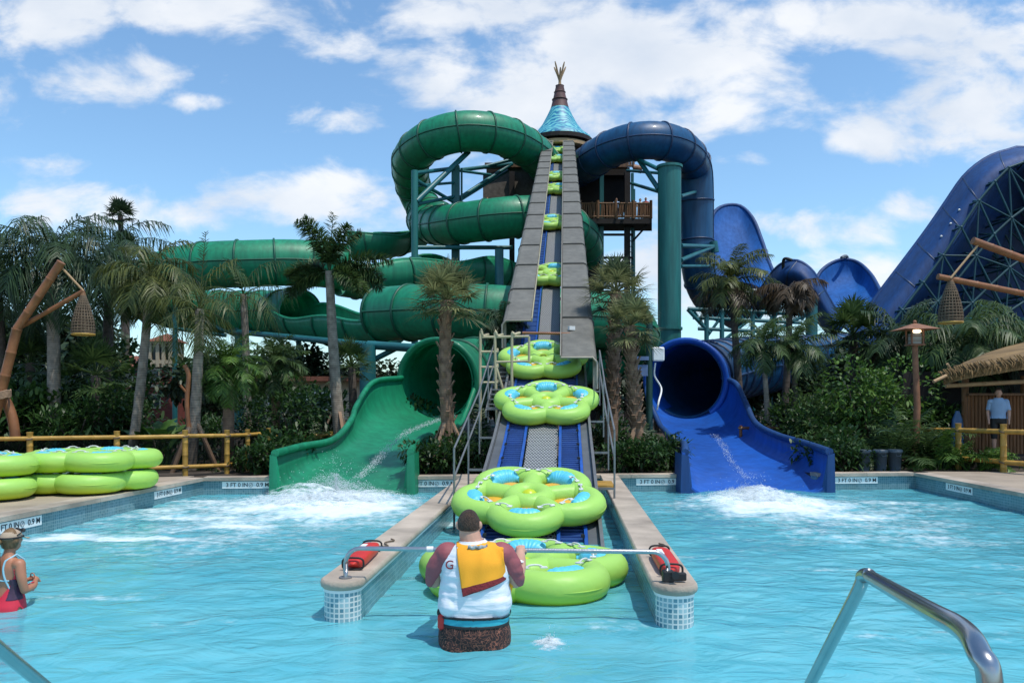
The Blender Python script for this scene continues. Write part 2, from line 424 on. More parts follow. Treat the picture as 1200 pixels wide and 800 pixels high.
# ---------------------------------------------------------------- camera, light, sky
cam = bpy.data.cameras.new('camera'); co = bpy.data.objects.new('camera', cam); COL.objects.link(co)
co.location = (0, 0, CH); co.rotation_euler = (pi/2, 0, 0)
cam.sensor_width = 36; cam.lens = F/1200*36; cam.shift_y = 70/1200; cam.clip_end = 3000; cam.clip_start = .05
S.camera = co; S.cycles.transparent_max_bounces = 24; S.cycles.max_bounces = 8
S.view_settings.view_transform = 'Standard'; S.view_settings.look = 'None'; S.view_settings.gamma = 1
S.view_settings.use_curve_mapping = False; S.view_settings.exposure = EXPOSURE
sunv = V((.30, -.24, 1.0)).normalized()
sl = bpy.data.lights.new('sun', 'SUN'); sl.energy = SUN_E; sl.angle = radians(.53); sl.color = (1, .95, .87)
so = bpy.data.objects.new('sun', sl); COL.objects.link(so)
so.rotation_euler = (-sunv).to_track_quat('-Z', 'Y').to_euler()

w = bpy.data.worlds.new('World'); S.world = w; w.use_nodes = True
nt = w.node_tree; nt.nodes.clear(); N = nt.nodes.new; L = nt.links.new
out = N('ShaderNodeOutputWorld'); bg = N('ShaderNodeBackground'); bg.inputs['Strength'].default_value = SKY_S
L(bg.outputs[0], out.inputs['Surface'])
sky = N('ShaderNodeTexSky'); sky.sky_type = 'NISHITA'; sky.sun_disc = False
sky.sun_elevation = math.asin(sunv.z); sky.sun_rotation = atan2(sunv.x, sunv.y)
sky.air_density = 1.0; sky.dust_density = .6; sky.ozone_density = 1.0
tc = N('ShaderNodeTexCoord'); sp = N('ShaderNodeSeparateXYZ'); L(tc.outputs['Generated'], sp.inputs[0])
def mt(op, a, b=None, c=None, clamp=False):
    n = N('ShaderNodeMath'); n.operation = op; n.use_clamp = clamp
    for i, x in enumerate((a, b, c)):
        if x is None: continue
        if isinstance(x, (int, float)): n.inputs[i].default_value = x
        else: L(x, n.inputs[i])
    return n.outputs[0]
ay = mt('MAXIMUM', mt('ABSOLUTE', sp.outputs[1]), .12)
u = mt('DIVIDE', sp.outputs[0], ay); v = mt('DIVIDE', sp.outputs[2], ay)
blobs = [(60, 25, 100, 48, 1.0), (130, 85, 85, 36, .95), (215, 8, 120, 34, .95), (235, 120, 42, 13, .75), (385, 55, 58, 28, .75), (405, 138, 62, 20, .85),
         (150, 250, 130, 30, .85), (330, 235, 150, 36, .9), (620, 90, 150, 85, 1.05), (760, 60, 180, 85, 1.1), (560, 15, 150, 45, .85),
         (830, 125, 80, 46, .8), (885, 187, 45, 13, .75), (1060, 25, 180, 55, 1.0), (1150, 125, 95, 62, 1.1), (1012, 165, 48, 24, .95),
         (930, 262, 70, 30, .75), (1010, 265, 70, 26, .75), (780, 330, 140, 60, .8), (500, 240, 60, 40, .7), (40, 190, 90, 14, .45),
         (470, 90, 40, 20, .5), (1075, 250, 60, 22, .6), (1000, 330, 120, 40, .7), (-120, 120, 130, 60, .8), (1330, 80, 130, 70, .8)]
tot = None
for (px, py, rx, ry, k) in blobs:
    a = mt('MULTIPLY', mt('SUBTRACT', u, (px-600)/F), F/rx); b = mt('MULTIPLY', mt('SUBTRACT', v, (470-py)/F), F/ry)
    q = mt('MULTIPLY_ADD', a, a, mt('MULTIPLY', b, b))
    g = mt('MULTIPLY', mt('EXPONENT', mt('MULTIPLY', q, -.8)), k)
    tot = g if tot is None else mt('MAXIMUM', tot, g)
cb = N('ShaderNodeCombineXYZ'); L(mt('MULTIPLY', u, 1.0), cb.inputs[0]); L(mt('MULTIPLY', v, 1.75), cb.inputs[1])
nz = N('ShaderNodeTexNoise'); nz.inputs['Scale'].default_value = 7.5; nz.inputs['Detail'].default_value = 9; nz.inputs['Roughness'].default_value = .58
nz.inputs['Distortion'].default_value = .25
L(cb.outputs[0], nz.inputs['Vector'])
dens = mt('MULTIPLY_ADD', mt('SUBTRACT', nz.outputs['Fac'], .5), 2.6, mt('SUBTRACT', tot, .47))
mr = N('ShaderNodeMapRange'); mr.interpolation_type = 'SMOOTHSTEP'
mr.inputs['From Min'].default_value = -.17; mr.inputs['From Max'].default_value = .45
L(dens, mr.inputs['Value'])
n2 = N('ShaderNodeTexNoise'); n2.inputs['Scale'].default_value = 5; n2.inputs['Detail'].default_value = 6; L(cb.outputs[0], n2.inputs['Vector'])
cr_ = N('ShaderNodeValToRGB'); e = cr_.color_ramp.elements
e[0].position = .3; e[1].position = .62; e[0].color = (*[c*CLOUD for c in (.66, .74, .86)], 1); e[1].color = (*[c*CLOUD for c in (.95, .97, 1.0)], 1)
L(n2.outputs['Fac'], cr_.inputs['Fac'])
hs = N('ShaderNodeHueSaturation'); hs.inputs['Saturation'].default_value = 1.0; hs.inputs['Value'].default_value = SKYVAL; tn = N('ShaderNodeMix'); tn.data_type = 'RGBA'; tn.blend_type = 'MULTIPLY'; tn.inputs[0].default_value = 1; tn.inputs[7].default_value = (.78, .97, 1.04, 1); L(sky.outputs[0], tn.inputs[6]); L(tn.outputs[2], hs.inputs['Color'])
mx = N('ShaderNodeMix'); mx.data_type = 'RGBA'
L(mt('MULTIPLY', mr.outputs[0], .93), mx.inputs[0]); L(hs.outputs[0], mx.inputs[6]); L(cr_.outputs[0], mx.inputs[7])
L(mx.outputs[2], bg.inputs['Color'])

# ---------------------------------------------------------------- pool, ground, water
def lx(y): return -6.6-(17.3-y)*.103
def rx_(y): return 9.2-(18.5-y)*.024
def by(x): return 17.3+(x+6.6)/15.8*1.2
NEAR = 1.5
Z0 = .30; DZ = .375; FLOOR = -.85
def pool_xy(u, v):
    x = -6.6+15.8*u; yb = by(x); y = NEAR+(yb-NEAR)*v
    return (lx(y)+(rx_(y)-lx(y))*u, y)

# ground sheet with the pool cut out of it, out to the horizon
g = MB(); zg = .33; B = 1500
ring_in = [(lx(NEAR), NEAR), (-6.6, 17.3), (9.2, 18.5), (rx_(NEAR), NEAR)]
ring_out = [(-B, -B), (-B, B), (B, B), (B, -B)]
mid = [(lx(NEAR)-40, -30), (-50, 70), (55, 70), (rx_(NEAR)+40, -30)]
pits = [[(-5.13, by(-5.13)), (-4.52, 20.3), (-2.32, 20.3), (-2.25, by(-2.25))], [(3.86, by(3.86)), (4.32, 20.4), (6.96, 20.4), (6.88, by(6.88))]]
for a, b in ((ring_in, mid), (mid, ring_out)):
    for i in range(4):
        j = (i+1) % 4
        if a is ring_in and i == 1:      # the planting strip leaves room for the two exit chutes
            pl_ = [a[1], *pits[0], *pits[1], a[2], b[2], b[1]]
            g.add([(*q, zg) for q in pl_], [tuple(range(len(pl_)))], 0, False); continue
        g.add([(*a[i], zg), (*a[j], zg), (*b[j], zg), (*b[i], zg)], [(0, 1, 2, 3)], 0, False)
for p in pits:
    for q0, q1 in zip(p, p[1:]): g.add([(*q0, zg-.01), (*q1, zg-.01), (*q1, -.3), (*q0, -.3)], [(0, 1, 2, 3)], 0, False)
    g.add([(*q, -.3) for q in p], [(0, 1, 2, 3)], 0, False)
props(g.build('ground', soil), kind='structure')

fl = M('pool_floor_plaster', (.40, .80, .85), .7, 0, .08, .6)
pf = MB(); pf.add([(lx(NEAR)-.2, NEAR-.2, FLOOR), (rx_(NEAR)+.2, NEAR-.2, FLOOR), (9.4, 18.7, FLOOR), (-6.8, 17.5, FLOOR)], [(0, 1, 2, 3)], 0, False)
props(pf.build('pool_floor', fl), kind='structure')

SPL = [(V((-3.55, 16.1)), 1.5), (V((5.0, 16.2)), 1.25)]
def foam_at(x, y):
    f = 0
    for k, (c, r) in enumerate(SPL):
        dx = x-c.x; dy = y-c.y
        tail = 0 if dy > 0 else -dy
        rr = r*(1+.25*tail)
        core = exp(-((dx-(-.10 if k else -.05)*tail*0)/rr)**2*.9-(dy/(r*(2.1 if dy < 0 else .9)))**2*.9)
        f = max(f, core)
        dx2 = dx+(.9 if k == 0 else -.4); f = max(f, .55*exp(-(dx2/(r*2.6))**2-((dy+1.1)/(r*1.6))**2)); f = max(f, .42*exp(-((dx+(1.2 if k == 0 else -.6))/(r*2.2))**2-((dy+3.2)/(r*2.4))**2))
    return f
nu, nv = 300, 300
def wz(x, y):
    a = .5+.5*min(1, max(0, (y-3)/14))
    z = .020*noise.noise(V((x*.55, y*.9, 1)))+.02*noise.noise(V((x*1.3+y*.2, y*2.1, 5)))*a+.011*noise.noise(V((x*3.1, y*4.6, 9)))
    z += .0045*noise.noise(V((x*7.7, y*10.5, 2)))
    f = foam_at(x, y)
    z += f*(.05+.08*abs(noise.noise(V((x*2.3, y*2.3, 3))))+.03*noise.noise(V((x*7, y*7, 8))))
    return z
wm = MB(); rows = []; fo = []
for i in range(nv+1):
    t = i/nv; vv = 1-(1-t)**1.0
    row = []
    for j in range(nu+1):
        x, y = pool_xy(j/nu, vv); row.append((x, y, wz(x, y)))
        n = .5+.5*noise.fractal(V((x*1.1, y*1.1, 4)), .8, 2.1, 5)
        f = foam_at(x, y)
        wisp = max(0, noise.fractal(V((x*.55+3, y*1.5, 7)), .9, 2.2, 5)-.24)*.75*(1 if y > 7 else max(0, (y-4)/3))*(1 if x < -1.6 else .6)
        fo.append(min(1, max(0, f*(.55+.9*n)-.12)*1.15+wisp))
    rows.append(row)
wm.grid(rows)
def water_mat():
    m = bpy.data.materials.new('pool_water'); m.use_nodes = True
    nt = m.node_tree; nt.nodes.clear(); N = nt.nodes.new; L = nt.links.new
    out = N('ShaderNodeOutputMaterial')
    tc = N('ShaderNodeTexCoord'); mp = N('ShaderNodeMapping'); mp.inputs['Scale'].default_value = (1, 1.6, 1); L(tc.outputs['Object'], mp.inputs[0])
    n1 = N('ShaderNodeTexNoise'); n1.inputs['Scale'].default_value = 2.3; n1.inputs['Detail'].default_value = 6; n1.inputs['Distortion'].default_value = 1.4; L(mp.outputs[0], n1.inputs['Vector'])
    bp = N('ShaderNodeBump'); bp.inputs['Strength'].default_value = .28; bp.inputs['Distance'].default_value = .10; L(n1.outputs['Fac'], bp.inputs['Height'])
    fr = N('ShaderNodeFresnel'); fr.inputs['IOR'].default_value = 1.33; L(bp.outputs[0], fr.inputs['Normal'])
    tr = N('ShaderNodeBsdfTransparent'); tr.inputs['Color'].default_value = (.70, .95, .97, 1)
    df = N('ShaderNodeBsdfDiffuse'); L(bp.outputs[0], df.inputs['Normal'])
    n3 = N('ShaderNodeTexNoise'); n3.inputs['Scale'].default_value = 1.1; n3.inputs['Detail'].default_value = 6; L(mp.outputs[0], n3.inputs['Vector'])
    rp = N('ShaderNodeValToRGB'); e = rp.color_ramp.elements; e[0].position = .3; e[1].position = .75
    e[0].color = (.095, .475, .585, 1); e[1].color = (.18, .585, .665, 1); L(n3.outputs['Fac'], rp.inputs[0]); L(rp.outputs[0], df.inputs[0])
    b1 = N('ShaderNodeMixShader'); b1.inputs[0].default_value = .74; L(tr.outputs[0], b1.inputs[1]); L(df.outputs[0], b1.inputs[2])
    gl = N('ShaderNodeBsdfGlossy'); gl.inputs['Roughness'].default_value = .08; L(bp.outputs[0], gl.inputs['Normal'])
    b2 = N('ShaderNodeMixShader'); L(fr.outputs[0], b2.inputs[0]); L(b1.outputs[0], b2.inputs[1]); L(gl.outputs[0], b2.inputs[2])
    at = N('ShaderNodeAttribute'); at.attribute_name = 'foam'
    n4 = N('ShaderNodeTexNoise'); n4.inputs['Scale'].default_value = 6; n4.inputs['Detail'].default_value = 8; n4.inputs['Roughness'].default_value = .7; L(tc.outputs['Object'], n4.inputs['Vector'])
    ms = N('ShaderNodeMath'); ms.operation = 'MULTIPLY_ADD'; ms.inputs[1].default_value = 1.1; ms.inputs[2].default_value = -.55; L(n4.outputs['Fac'], ms.inputs[0])
    sm = N('ShaderNodeMath'); sm.operation = 'ADD'; L(ms.outputs[0], sm.inputs[0]); L(at.outputs['Fac'], sm.inputs[1])
    mr = N('ShaderNodeMapRange'); mr.interpolation_type = 'SMOOTHSTEP'; mr.inputs['From Min'].default_value = .12; mr.inputs['From Max'].default_value = .85; L(sm.outputs[0], mr.inputs[0])
    mm = N('ShaderNodeMath'); mm.operation = 'MULTIPLY'; mm.inputs[1].default_value = .93; L(mr.outputs[0], mm.inputs[0])
    fd = N('ShaderNodeBsdfDiffuse'); fd.inputs[0].default_value = (.72, .80, .82, 1); L(bp.outputs[0], fd.inputs['Normal'])
    b3 = N('ShaderNodeMixShader'); L(mm.outputs[0], b3.inputs[0]); L(b2.outputs[0], b3.inputs[1]); L(fd.outputs[0], b3.inputs[2])
    L(b3.outputs[0], out.inputs['Surface'])
    return m
water_m = water_mat()
wo = wm.build('water', water_m, normals=False)
a = wo.data.attributes.new('foam', 'FLOAT', 'POINT'); a.data.foreach_set('value', fo)
props(wo, kind='structure')

# decks (sheet of concrete a little above the soil)
def deck(name, pts):
    m = MB(); n = len(pts)
    m.prism(pts, .2, DZ-.004); return props(m.build(name, deck_m), kind='structure')
deck('pool_deck_left', [(-17, -4), (lx(-4)-.34, -4), (-6.94, 17.28), (-6.95, 17.72), (-17, 14.0)])
deck('pool_deck_right', [(rx_(-4)+.34, -4), (16, -4), (16, 18.4), (9.54, 18.86)])
deck('pool_deck_near', [(lx(1)-.33, -4), (rx_(1)+.33, -4), (rx_(1.2)+.33, 1.15), (lx(1.2)-.33, 1.15)])

def wall_strip(name, a, b, out_n, label, ends=(0, 0)):
    """pool edge from a to b (plan), tiled face towards the water, stone coping on top"""
    a = V((a[0], a[1])); b = V((b[0], b[1])); n = V(out_n).normalized()
    t = (b-a).normalized()
    root = thing(name, label, 'pool wall')
    m = MB(); q = [a, a+n*.3, b+n*.3, b]
    ar = sum(q[i].x*q[(i+1) % 4].y-q[(i+1) % 4].x*q[i].y for i in range(4))
    if ar < 0: q = q[::-1]
    m.prism([(p.x, p.y) for p in q], FLOOR-.1, Z0); m.build('tile_face', tile_wall, root)
    c = MB(); Lw = (b-a).length; k = max(1, round(Lw/1.2))
    for i in range(k):       # coping stones
        p0 = a+t*(Lw*i/k+.004); p1 = a+t*(Lw*(i+1)/k-.004)
        q = [p0-n*.045, p0+n*.34, p1+n*.34, p1-n*.045]
        ar = sum(q[j].x*q[(j+1) % 4].y-q[(j+1) % 4].x*q[j].y for j in range(4))
        if ar < 0: q = q[::-1]
        c.prism([(p.x, p.y) for p in q], Z0+.003, DZ)
    co = c.build('coping', coping_m, root)
    bv = co.modifiers.new('b', 'BEVEL'); bv.width = .012; bv.segments = 2; bv.limit_method = 'ANGLE'
    return root, a, t, n
def marker(root, a, t, n, s, first='3 FT 0 IN', second='0.9 M', w=1.02, h=.145, z=.21):
    """white depth tile let into the wall s metres along it"""
    c2 = a+t*s-n*.004; c = V((c2.x, c2.y, z)); T = V((t.x, t.y, 0)); Nn = V((-n.x, -n.y, 0)); 
    if T.cross(V((0, 0, 1))).dot(Nn) < 0: T = -T
    m = MB(); m.box(c, (w, .012, h), (T, Nn, V((0, 0, 1))))
    mk = m.build('depth_marker', white, root)
    def Mx(off): 
        o = c+T*off+Nn*.0075
        return Matrix(((T.x, 0, Nn.x, o.x), (T.y, 0, Nn.y, o.y), (0, 1, 0, o.z), (0, 0, 0, 1)))
    text_obj(first, .118, letter, Mx(-.2), mk)
    text_obj(second, .118, letter, Mx(.34), mk)
    g = MB(); o = c+T*.09+Nn*.009
    g.tube([o+T*.04*cos(2*pi*i/16)+V((0, 0, .04*sin(2*pi*i/16))) for i in range(16)], .005, 5, closed=True)
    g.cyl(o+T*.03+V((0, 0, .03)), o-T*.03-V((0, 0, .03)), .005, n=5)
    g.build('no_diving_symbol', galv, mk)
wl = wall_strip('pool_wall', (lx(NEAR), NEAR), (-6.6, 17.3), (-1, .103), 'long tiled pool edge below the deck with the stacked rafts')
wbs = [wall_strip('pool_wall', (x0, by(x0)), (x1, by(x1)), (-.0757, 1), lab) for x0, x1, lab in ((-6.6, -5.13, 'short tiled pool edge between the bamboo fence corner and the green slide exit'), (-2.25, 3.86, 'tiled back pool edge crossed by the raft conveyor'), (6.88, 9.2, 'tiled back pool edge in front of the three bins'))]
wr = wall_strip('pool_wall', (9.2, 18.5), (rx_(NEAR), NEAR), (1, -.024), 'tiled pool edge running past the thatched hut deck')
def on(wl, px, frac):
    return frac
# depth tiles where the photograph has them
root, a, t, n = wl
for d in (11.75, 15.9): marker(root, a, t, n, (d-a.y)/t.y)
for px, (root, a, t, n) in zip((289, 507, 772, 1003), (wbs[0], wbs[1], wbs[1], wbs[2])):
    y = 17.8
    for _ in range(6): x = (px-600)*y/F; y = by(x)
    marker(root, a, t, n, (x-a.x)/t.x)
root, a, t, n = wr
marker(root, a, t, n, (18.5-16.6)/abs(t.y))

# ---------------------------------------------------------------- divider walls of the loading lane
def stadium(s0, w, d0, d1, k=14):
    pts = []
    for i in range(k+1):
        a = pi+pi*i/k; pts.append((s0+w/2*cos(a), d0+w/2*sin(a)))
    pts += [(s0+w/2, d1), (s0-w/2, d1)]
    out = []
    for s, d in pts:
        q = CP(s, d, 0); out.append((q.x, q.y))
    return out
tops = []
for s0, side, d1 in ((-1.59, 'left', 17.75), (1.42, 'right', 17.95)):
    root = thing('divider_wall', 'mosaic fronted divider wall on the woman swimmer side of the raft lane' if s0 < 0 else
                 'mosaic fronted divider wall on the blue slide side of the raft lane', 'pool wall')
    m = MB(); m.prism(stadium(s0, .34, 7.36, d1-.01), FLOOR-.1, Z0-.03, smooth=True); m.m[14:17] = [1, 1, 1]; m.build('tile_face', [tile_pillar, tile_wall], root)
    m = MB(); p = stadium(s0, .34, 7.36, d1-.01)
    m.prism(stadium(s0, .352, 7.36, d1-.02), Z0-.03, Z0-.005, smooth=True); m.build('white_trim', white, root)
    m = MB(); z = Z0-.003
    prof = [(.36, z), (.40, z+.018), (.412, z+.045), (.40, z+.075), (.37, z+.085)]
    rows = [[(x, y, zz) for x, y in stadium(s0, ww, 7.36, d1-.03)] for ww, zz in prof]
    m.grid(rows, 0, True, True, True, True)
    m.build('coping', coping_m, root)
TOPZ = Z0-.003+.085

# cross bar over the lane entrance
hb = thing('crossbar', 'steel bar bent down at both ends across the raft lane', 'hand rail')
zb = .655; r = .021
def bar_end(s):
    e = [CP(s, 7.33, TOPZ), CP(s, 7.33, zb-.14)]
    for i in range(7):
        a = pi/2*i/6; e.append(CP(s+(-1 if s > 0 else 1)*.14*(1-cos(a)), 7.33, zb-.14+.14*sin(a)))
    return e
L_ = bar_end(-1.56); R_ = bar_end(1.36)
m = MB(); m.tube(L_+R_[::-1], r, 14); m.build('bar', steel, hb)
for s in (-1.56, 1.36):
    m = MB(); m.cyl(CP(s, 7.33, TOPZ-.002), CP(s, 7.33, TOPZ+.012), .06, n=20); m.build('foot_flange', galv, hb)
m = MB(); q = CP(-.78, 7.33, zb); m.tube([q+V((-.03, 0, 0)), q+V((.03, 0, 0))], .027, 14); m.build('collar', white, hb)
m = MB(); q = CP(-.70, 7.33, zb); m.tube([q+V((-.012, 0, 0)), q+V((.012, 0, 0))], .025, 14); m.build('clip', bamboo, hb)
m = MB(); q = CP(1.36, 7.33, TOPZ+.06); m.box(q+V((.0, 0, 0)), (.1, .1, .1)); m.box(q+V((.1, .02, -.01)), (.13, .06, .07)); m.tube([q+V((.05, -.06, .02)), q+V((.05, -.09, .02))], .035, 10)
o = m.build('clamp', black, hb); bv = o.modifiers.new('b', 'BEVEL'); bv.width = .015; bv.segments = 2

# rescue tubes lying on the copings
def rescue(s0, d0, label, rz):
    root = thing('rescue_tube', label, 'rescue tube', CP(s0, d0, TOPZ+.003), rz)
    m = MB(); rows = []
    for i in range(15):
        t = -1+2*i/14; k = (1-abs(t)**6)**.5*.93+.07
        rows.append([(.1*k*math.copysign(abs(cos(a))**.6, cos(a)), t*.52, .06+.058*k*math.copysign(abs(sin(a))**.6, sin(a))) for a in [2*pi*j/18 for j in range(18)]])
    m.grid(rows, 0, True, True, True, True); m.build('foam_body', red_foam, root)
    for t in (-.49, .47):
        m = MB(); m.tube([(.102*math.copysign(abs(cos(a))**.6, cos(a)), t, .06+.058*math.copysign(abs(sin(a))**.6, sin(a))) for a in [2*pi*j/20 for j in range(20)]], .010, 6, closed=True)
        m.build('end_strap', black, root)
    m = MB(); m.box((-.03, .12, .119), (.055, .26, .006)); m.build('label_patch', white, root)
    m = MB(); m.tube(cr([(0, .5, .07), (.05, .62, .03), (.12, .75, .012), (.05, .95, .012), (.13, 1.1, .012), (.08, 1.2, .012)], 6), .009, 6); m.build('tow_line', wicker, root)
rescue(-1.60, 8.15, 'red rescue tube with a white patch beside the woman swimmer side bar foot', -.02)
rescue(1.42, 8.05, 'red rescue tube beside the black clamp of the crossbar', -.0645)

# ---------------------------------------------------------------- rafts
def make_raft(label, group):
    root = thing('raft', label, 'raft', group=group)
    c, Rr, tr = .595, .412, .165
    def rad(th, c=c, Rr=Rr):
        ph = (th+pi/5) % (2*pi/5)-pi/5
        return c*cos(ph)+sqrt(max(.0, Rr*Rr-(c*sin(ph))**2))
    N_ = 160
    m = MB(); pts = [(rad(2*pi*i/N_)*cos(2*pi*i/N_), rad(2*pi*i/N_)*sin(2*pi*i/N_), .19) for i in range(N_)]
    
    for _ in range(9): pts = [tuple((V(pts[i-1])+V(pts[i])*2+V(pts[(i+1) % N_]))/4) for i in range(N_)]
    m.tube(pts, tr, 20, closed=True)
    for k in range(5):       # green cross tubes between the seats
        a = 2*pi*(k+.5)/5
        m.tube([(r*cos(a), r*sin(a), z) for r, z in ((.70, .18), (.52, .19), (.36, .19), (.2, .19))], [.16, .155, .15, .14], 16)
    m.tube([(.24*cos(2*pi*i/40), .24*sin(2*pi*i/40), .19) for i in range(40)], .155, 16, closed=True)
    gt = m.build('green_tube', raft_green, root)
    m = MB(); m.tube([(p[0]*(1+.163/sqrt(p[0]**2+p[1]**2)), p[1]*(1+.163/sqrt(p[0]**2+p[1]**2)), .185) for p in pts], .008, 5, closed=True); m.build('weld_seam', raft_green, gt)
    m = MB(); m.cyl((.9*cos(.75), .9*sin(.75), .31), (.9*cos(.75), .9*sin(.75), .335), .028); m.build('valve', black, gt)
    for k in range(5):
        a0 = 2*pi*k/5; cx, cy = c*cos(a0), c*sin(a0)
        m = MB(); n = 45; pts = []; rr = []
        for i in range(n):
            t = -1.2+2.4*i/(n-1)
            pts.append((cx+.245*cos(a0+t), cy+.245*sin(a0+t), .222)); e = 1-abs(t/1.2)**4
            rr.append((.140+.008*abs(sin(i*pi/5)))*max(.3, e))
        m.tube(pts, rr, 12); m.build('backrest', raft_blue, root)
        m = MB(); m.ell((cx-.04*cos(a0), cy-.04*sin(a0), .13), (.24, .24, .10), 18, 8); m.build('seat', raft_orange, root)
        for sg in (-1, 1):
            m = MB(); a = a0+sg*.40; q = V((.76*cos(a), .76*sin(a), .372)); t = V((-sin(a), cos(a), 0)); n_ = V((cos(a), sin(a), 0))
            m.tube(cr([q-t*.09-V((0, 0, .012)), q-t*.04+V((0, 0, .012)), q+t*.04+V((0, 0, .012)), q+t*.09-V((0, 0, .012))], 5), .010, 6)
            for e_ in (-.09, .09): m.box(q+t*e_-V((0, 0, .010)), (.06, .07, .010), atan2(n_.y, n_.x))
            m.build('handle', strap_m, root)
    m = MB(); m.ell((0, 0, .235), (.115, .115, .095), 18, 8); m.build('hub', raft_yellow, root)
    return root
def tilt(root, p, slope, rz, up):
    """lies on a slope that rises along the conveyor"""
    ax = V((.0645, 1, 0)).normalized(); ang = math.atan(slope)
    T = V((ax.x*cos(ang), ax.y*cos(ang), sin(ang))); Sx = ax.cross(V((0, 0, 1))).normalized(); U = Sx.cross(T)
    m = Matrix((Sx, T, U)).transposed() @ Matrix.Rotation(rz, 3, 'Z')
    root.scale = (1.04,)*3; root.location = V(p)+U*up; root.rotation_euler = m.to_euler()
raft0 = make_raft('green raft floating in front of the man in the white shirt', 'rafts riding up the conveyor')
spec = [(8.95, -.03, None, .3, 'green raft floating in the lane in front of the man in the white shirt'),
        (12.55, -.10, .27, .90, 'green raft with five blue backrests just above the floating raft on the belt'),
        (18.0, .04, .36, .33, 'green raft on the belt below the raft that sits under the grey canopy edge'),
        (20.9, -.1, .43, .36, 'green raft half hidden under the lower edge of the grey canopy'),
        (28.7, 0, .436, .2, 'green raft in the canopy slot, lowest of the six under the canopy'),
        (37.3, 0, .436, .5, 'green raft in the canopy slot, second lowest of the six under the canopy'),
        (46.1, 0, .436, .1, 'green raft in the canopy slot, third lowest of the six under the canopy'),
        (50.6, 0, .436, .4, 'green raft in the canopy slot, third highest of the six under the canopy'),
        (58.6, 0, .436, .2, 'green raft in the canopy slot, second highest of the six under the canopy'),
        (63.5, 0, .436, .45, 'green raft at the very top of the conveyor under the turquoise roof')]
for i, (d, s, sl_, rz, lab) in enumerate(spec):
    o = raft0 if i == 0 else copy_tree(raft0)
    o['label'] = lab
    if sl_ is None: tilt(o, CP(s, d, -.05), 0.0, rz, 0)
    else: tilt(o, CP(s, d, belt_z(d)), sl_, rz, .02)
for x, y, z, rz, lab in ((-7.78, 14.85, DZ, .25, 'green raft lying on the deck, bottom of the stack nearer the slide'),
                         (-7.73, 14.9, DZ+.365, .35, 'green raft lying on top of the stack nearer the slide'),
                         (-9.15, 13.35, DZ, .1, 'green raft lying on the deck, bottom of the stack cut off by the frame'),
                         (-9.17, 13.4, DZ+.365, .2, 'green raft lying on top of the stack cut off by the frame')):
    o = copy_tree(raft0); o.location = (x, y, z); o.rotation_euler = (0, 0, rz); o['label'] = lab; o['group'] = 'rafts stacked on the pool deck'

# ---------------------------------------------------------------- conveyor
cv = thing('conveyor', 'long inclined raft conveyor with blue side belts climbing to the tower', 'conveyor')
ds = [7.2, 8.5, 10, 12.4, 14.5, 16.2, 17.2, 18.2, 19.5, 20.8]+[20.8+i*2.2 for i in range(1, 20)]+[65]
def strip(mb, s0, s1, dz0, dz1, mi=0, uv=False):
    """a band of the conveyor between two side offsets; solid 5 cm"""
    acc = 0
    for a, b in zip(ds, ds[1:]):
        za, zb_ = belt_z(a), belt_z(b); Ls = sqrt((b-a)**2+(zb_-za)**2)
        q = [CP(s0, a, za+dz0), CP(s1, a, za+dz1), CP(s1, b, zb_+dz1), CP(s0, b, zb_+dz0)]
        lo = [p-V((0, 0, .05)) for p in q]
        uvt = [[(s0, acc), (s1, acc), (s1, acc+Ls), (s0, acc+Ls)]]*5 if uv else None
        mb.add(q+lo, [(0, 1, 2, 3), (7, 6, 5, 4), (0, 4, 5, 1), (2, 6, 7, 3), (0, 3, 7, 4)], mi, False, uvt)
        acc += Ls
m = MB(); strip(m, -.30, .30, -.03, -.03, uv=True); m.build('grating', grating, cv)
for sg in (-1, 1):
    m = MB(); strip(m, sg*.33, sg*.38, .02, .02); strip(m, sg*.72, sg*.77, .03, .03); m.build('guide_strip', belt_blue, cv)
    m = MB(); strip(m, sg*.382, sg*.718, -.045, -.045)
    m.build('belt_trough', M('belt_trough_blue', (.02, .06, .2), .4, 0, .3, 2, .15, 12), cv)
    m = MB()         # cross cleats on the belt
    d = 8.0
    while d < 46:
        z = belt_z(d)-.04; m.beam(CP(sg*.39, d, z), CP(sg*.71, d, z), .03, .022); d += .12 if d < 20 else .4
    m.build('cleat_tread', M('dark_belt_blue', (.012, .05, .22), .45, 0, .25, 3), cv)
    m = MB(); strip(m, sg*.775, sg*.93, -.01, -.01); m.build('side_pan', belt_grey, cv)
    m = MB()
    for a, b in zip(ds, ds[1:]): m.beam(CP(sg*.96, a, belt_z(a)+.02), CP(sg*.96, b, belt_z(b)+.02), .05, .16)
    m.build('side_rail', galv, cv)
    m = MB(); d = 9
    while d < 22:
        m.box(CP(sg*.70, d, belt_z(d)+.05), (.05, .08, .04)); m.box(CP(sg*.30, d, belt_z(d)+.03), (.04, .06, .03)); d += .85
    m.build('bolts', black, cv)
    m = MB(); d = 10.5
    while d < 62:
        z = belt_z(d); m.beam(CP(sg*.86, d, .3 if d > 18.4 else -.8), CP(sg*.86, d, z-.1), .14); 
        if z > 2.5: m.beam(CP(sg*.86, d, .5), CP(sg*.86, min(62, d+5), belt_z(min(62, d+5))-.3), .1)
        d += 5
    m.build('support_legs', teal, cv)
m = MB(); d = 12
while d < 62: m.beam(CP(-.9, d, belt_z(d)-.13), CP(.9, d, belt_z(d)-.13), .1); d += 2.5
m.build('cross_members', teal, cv)

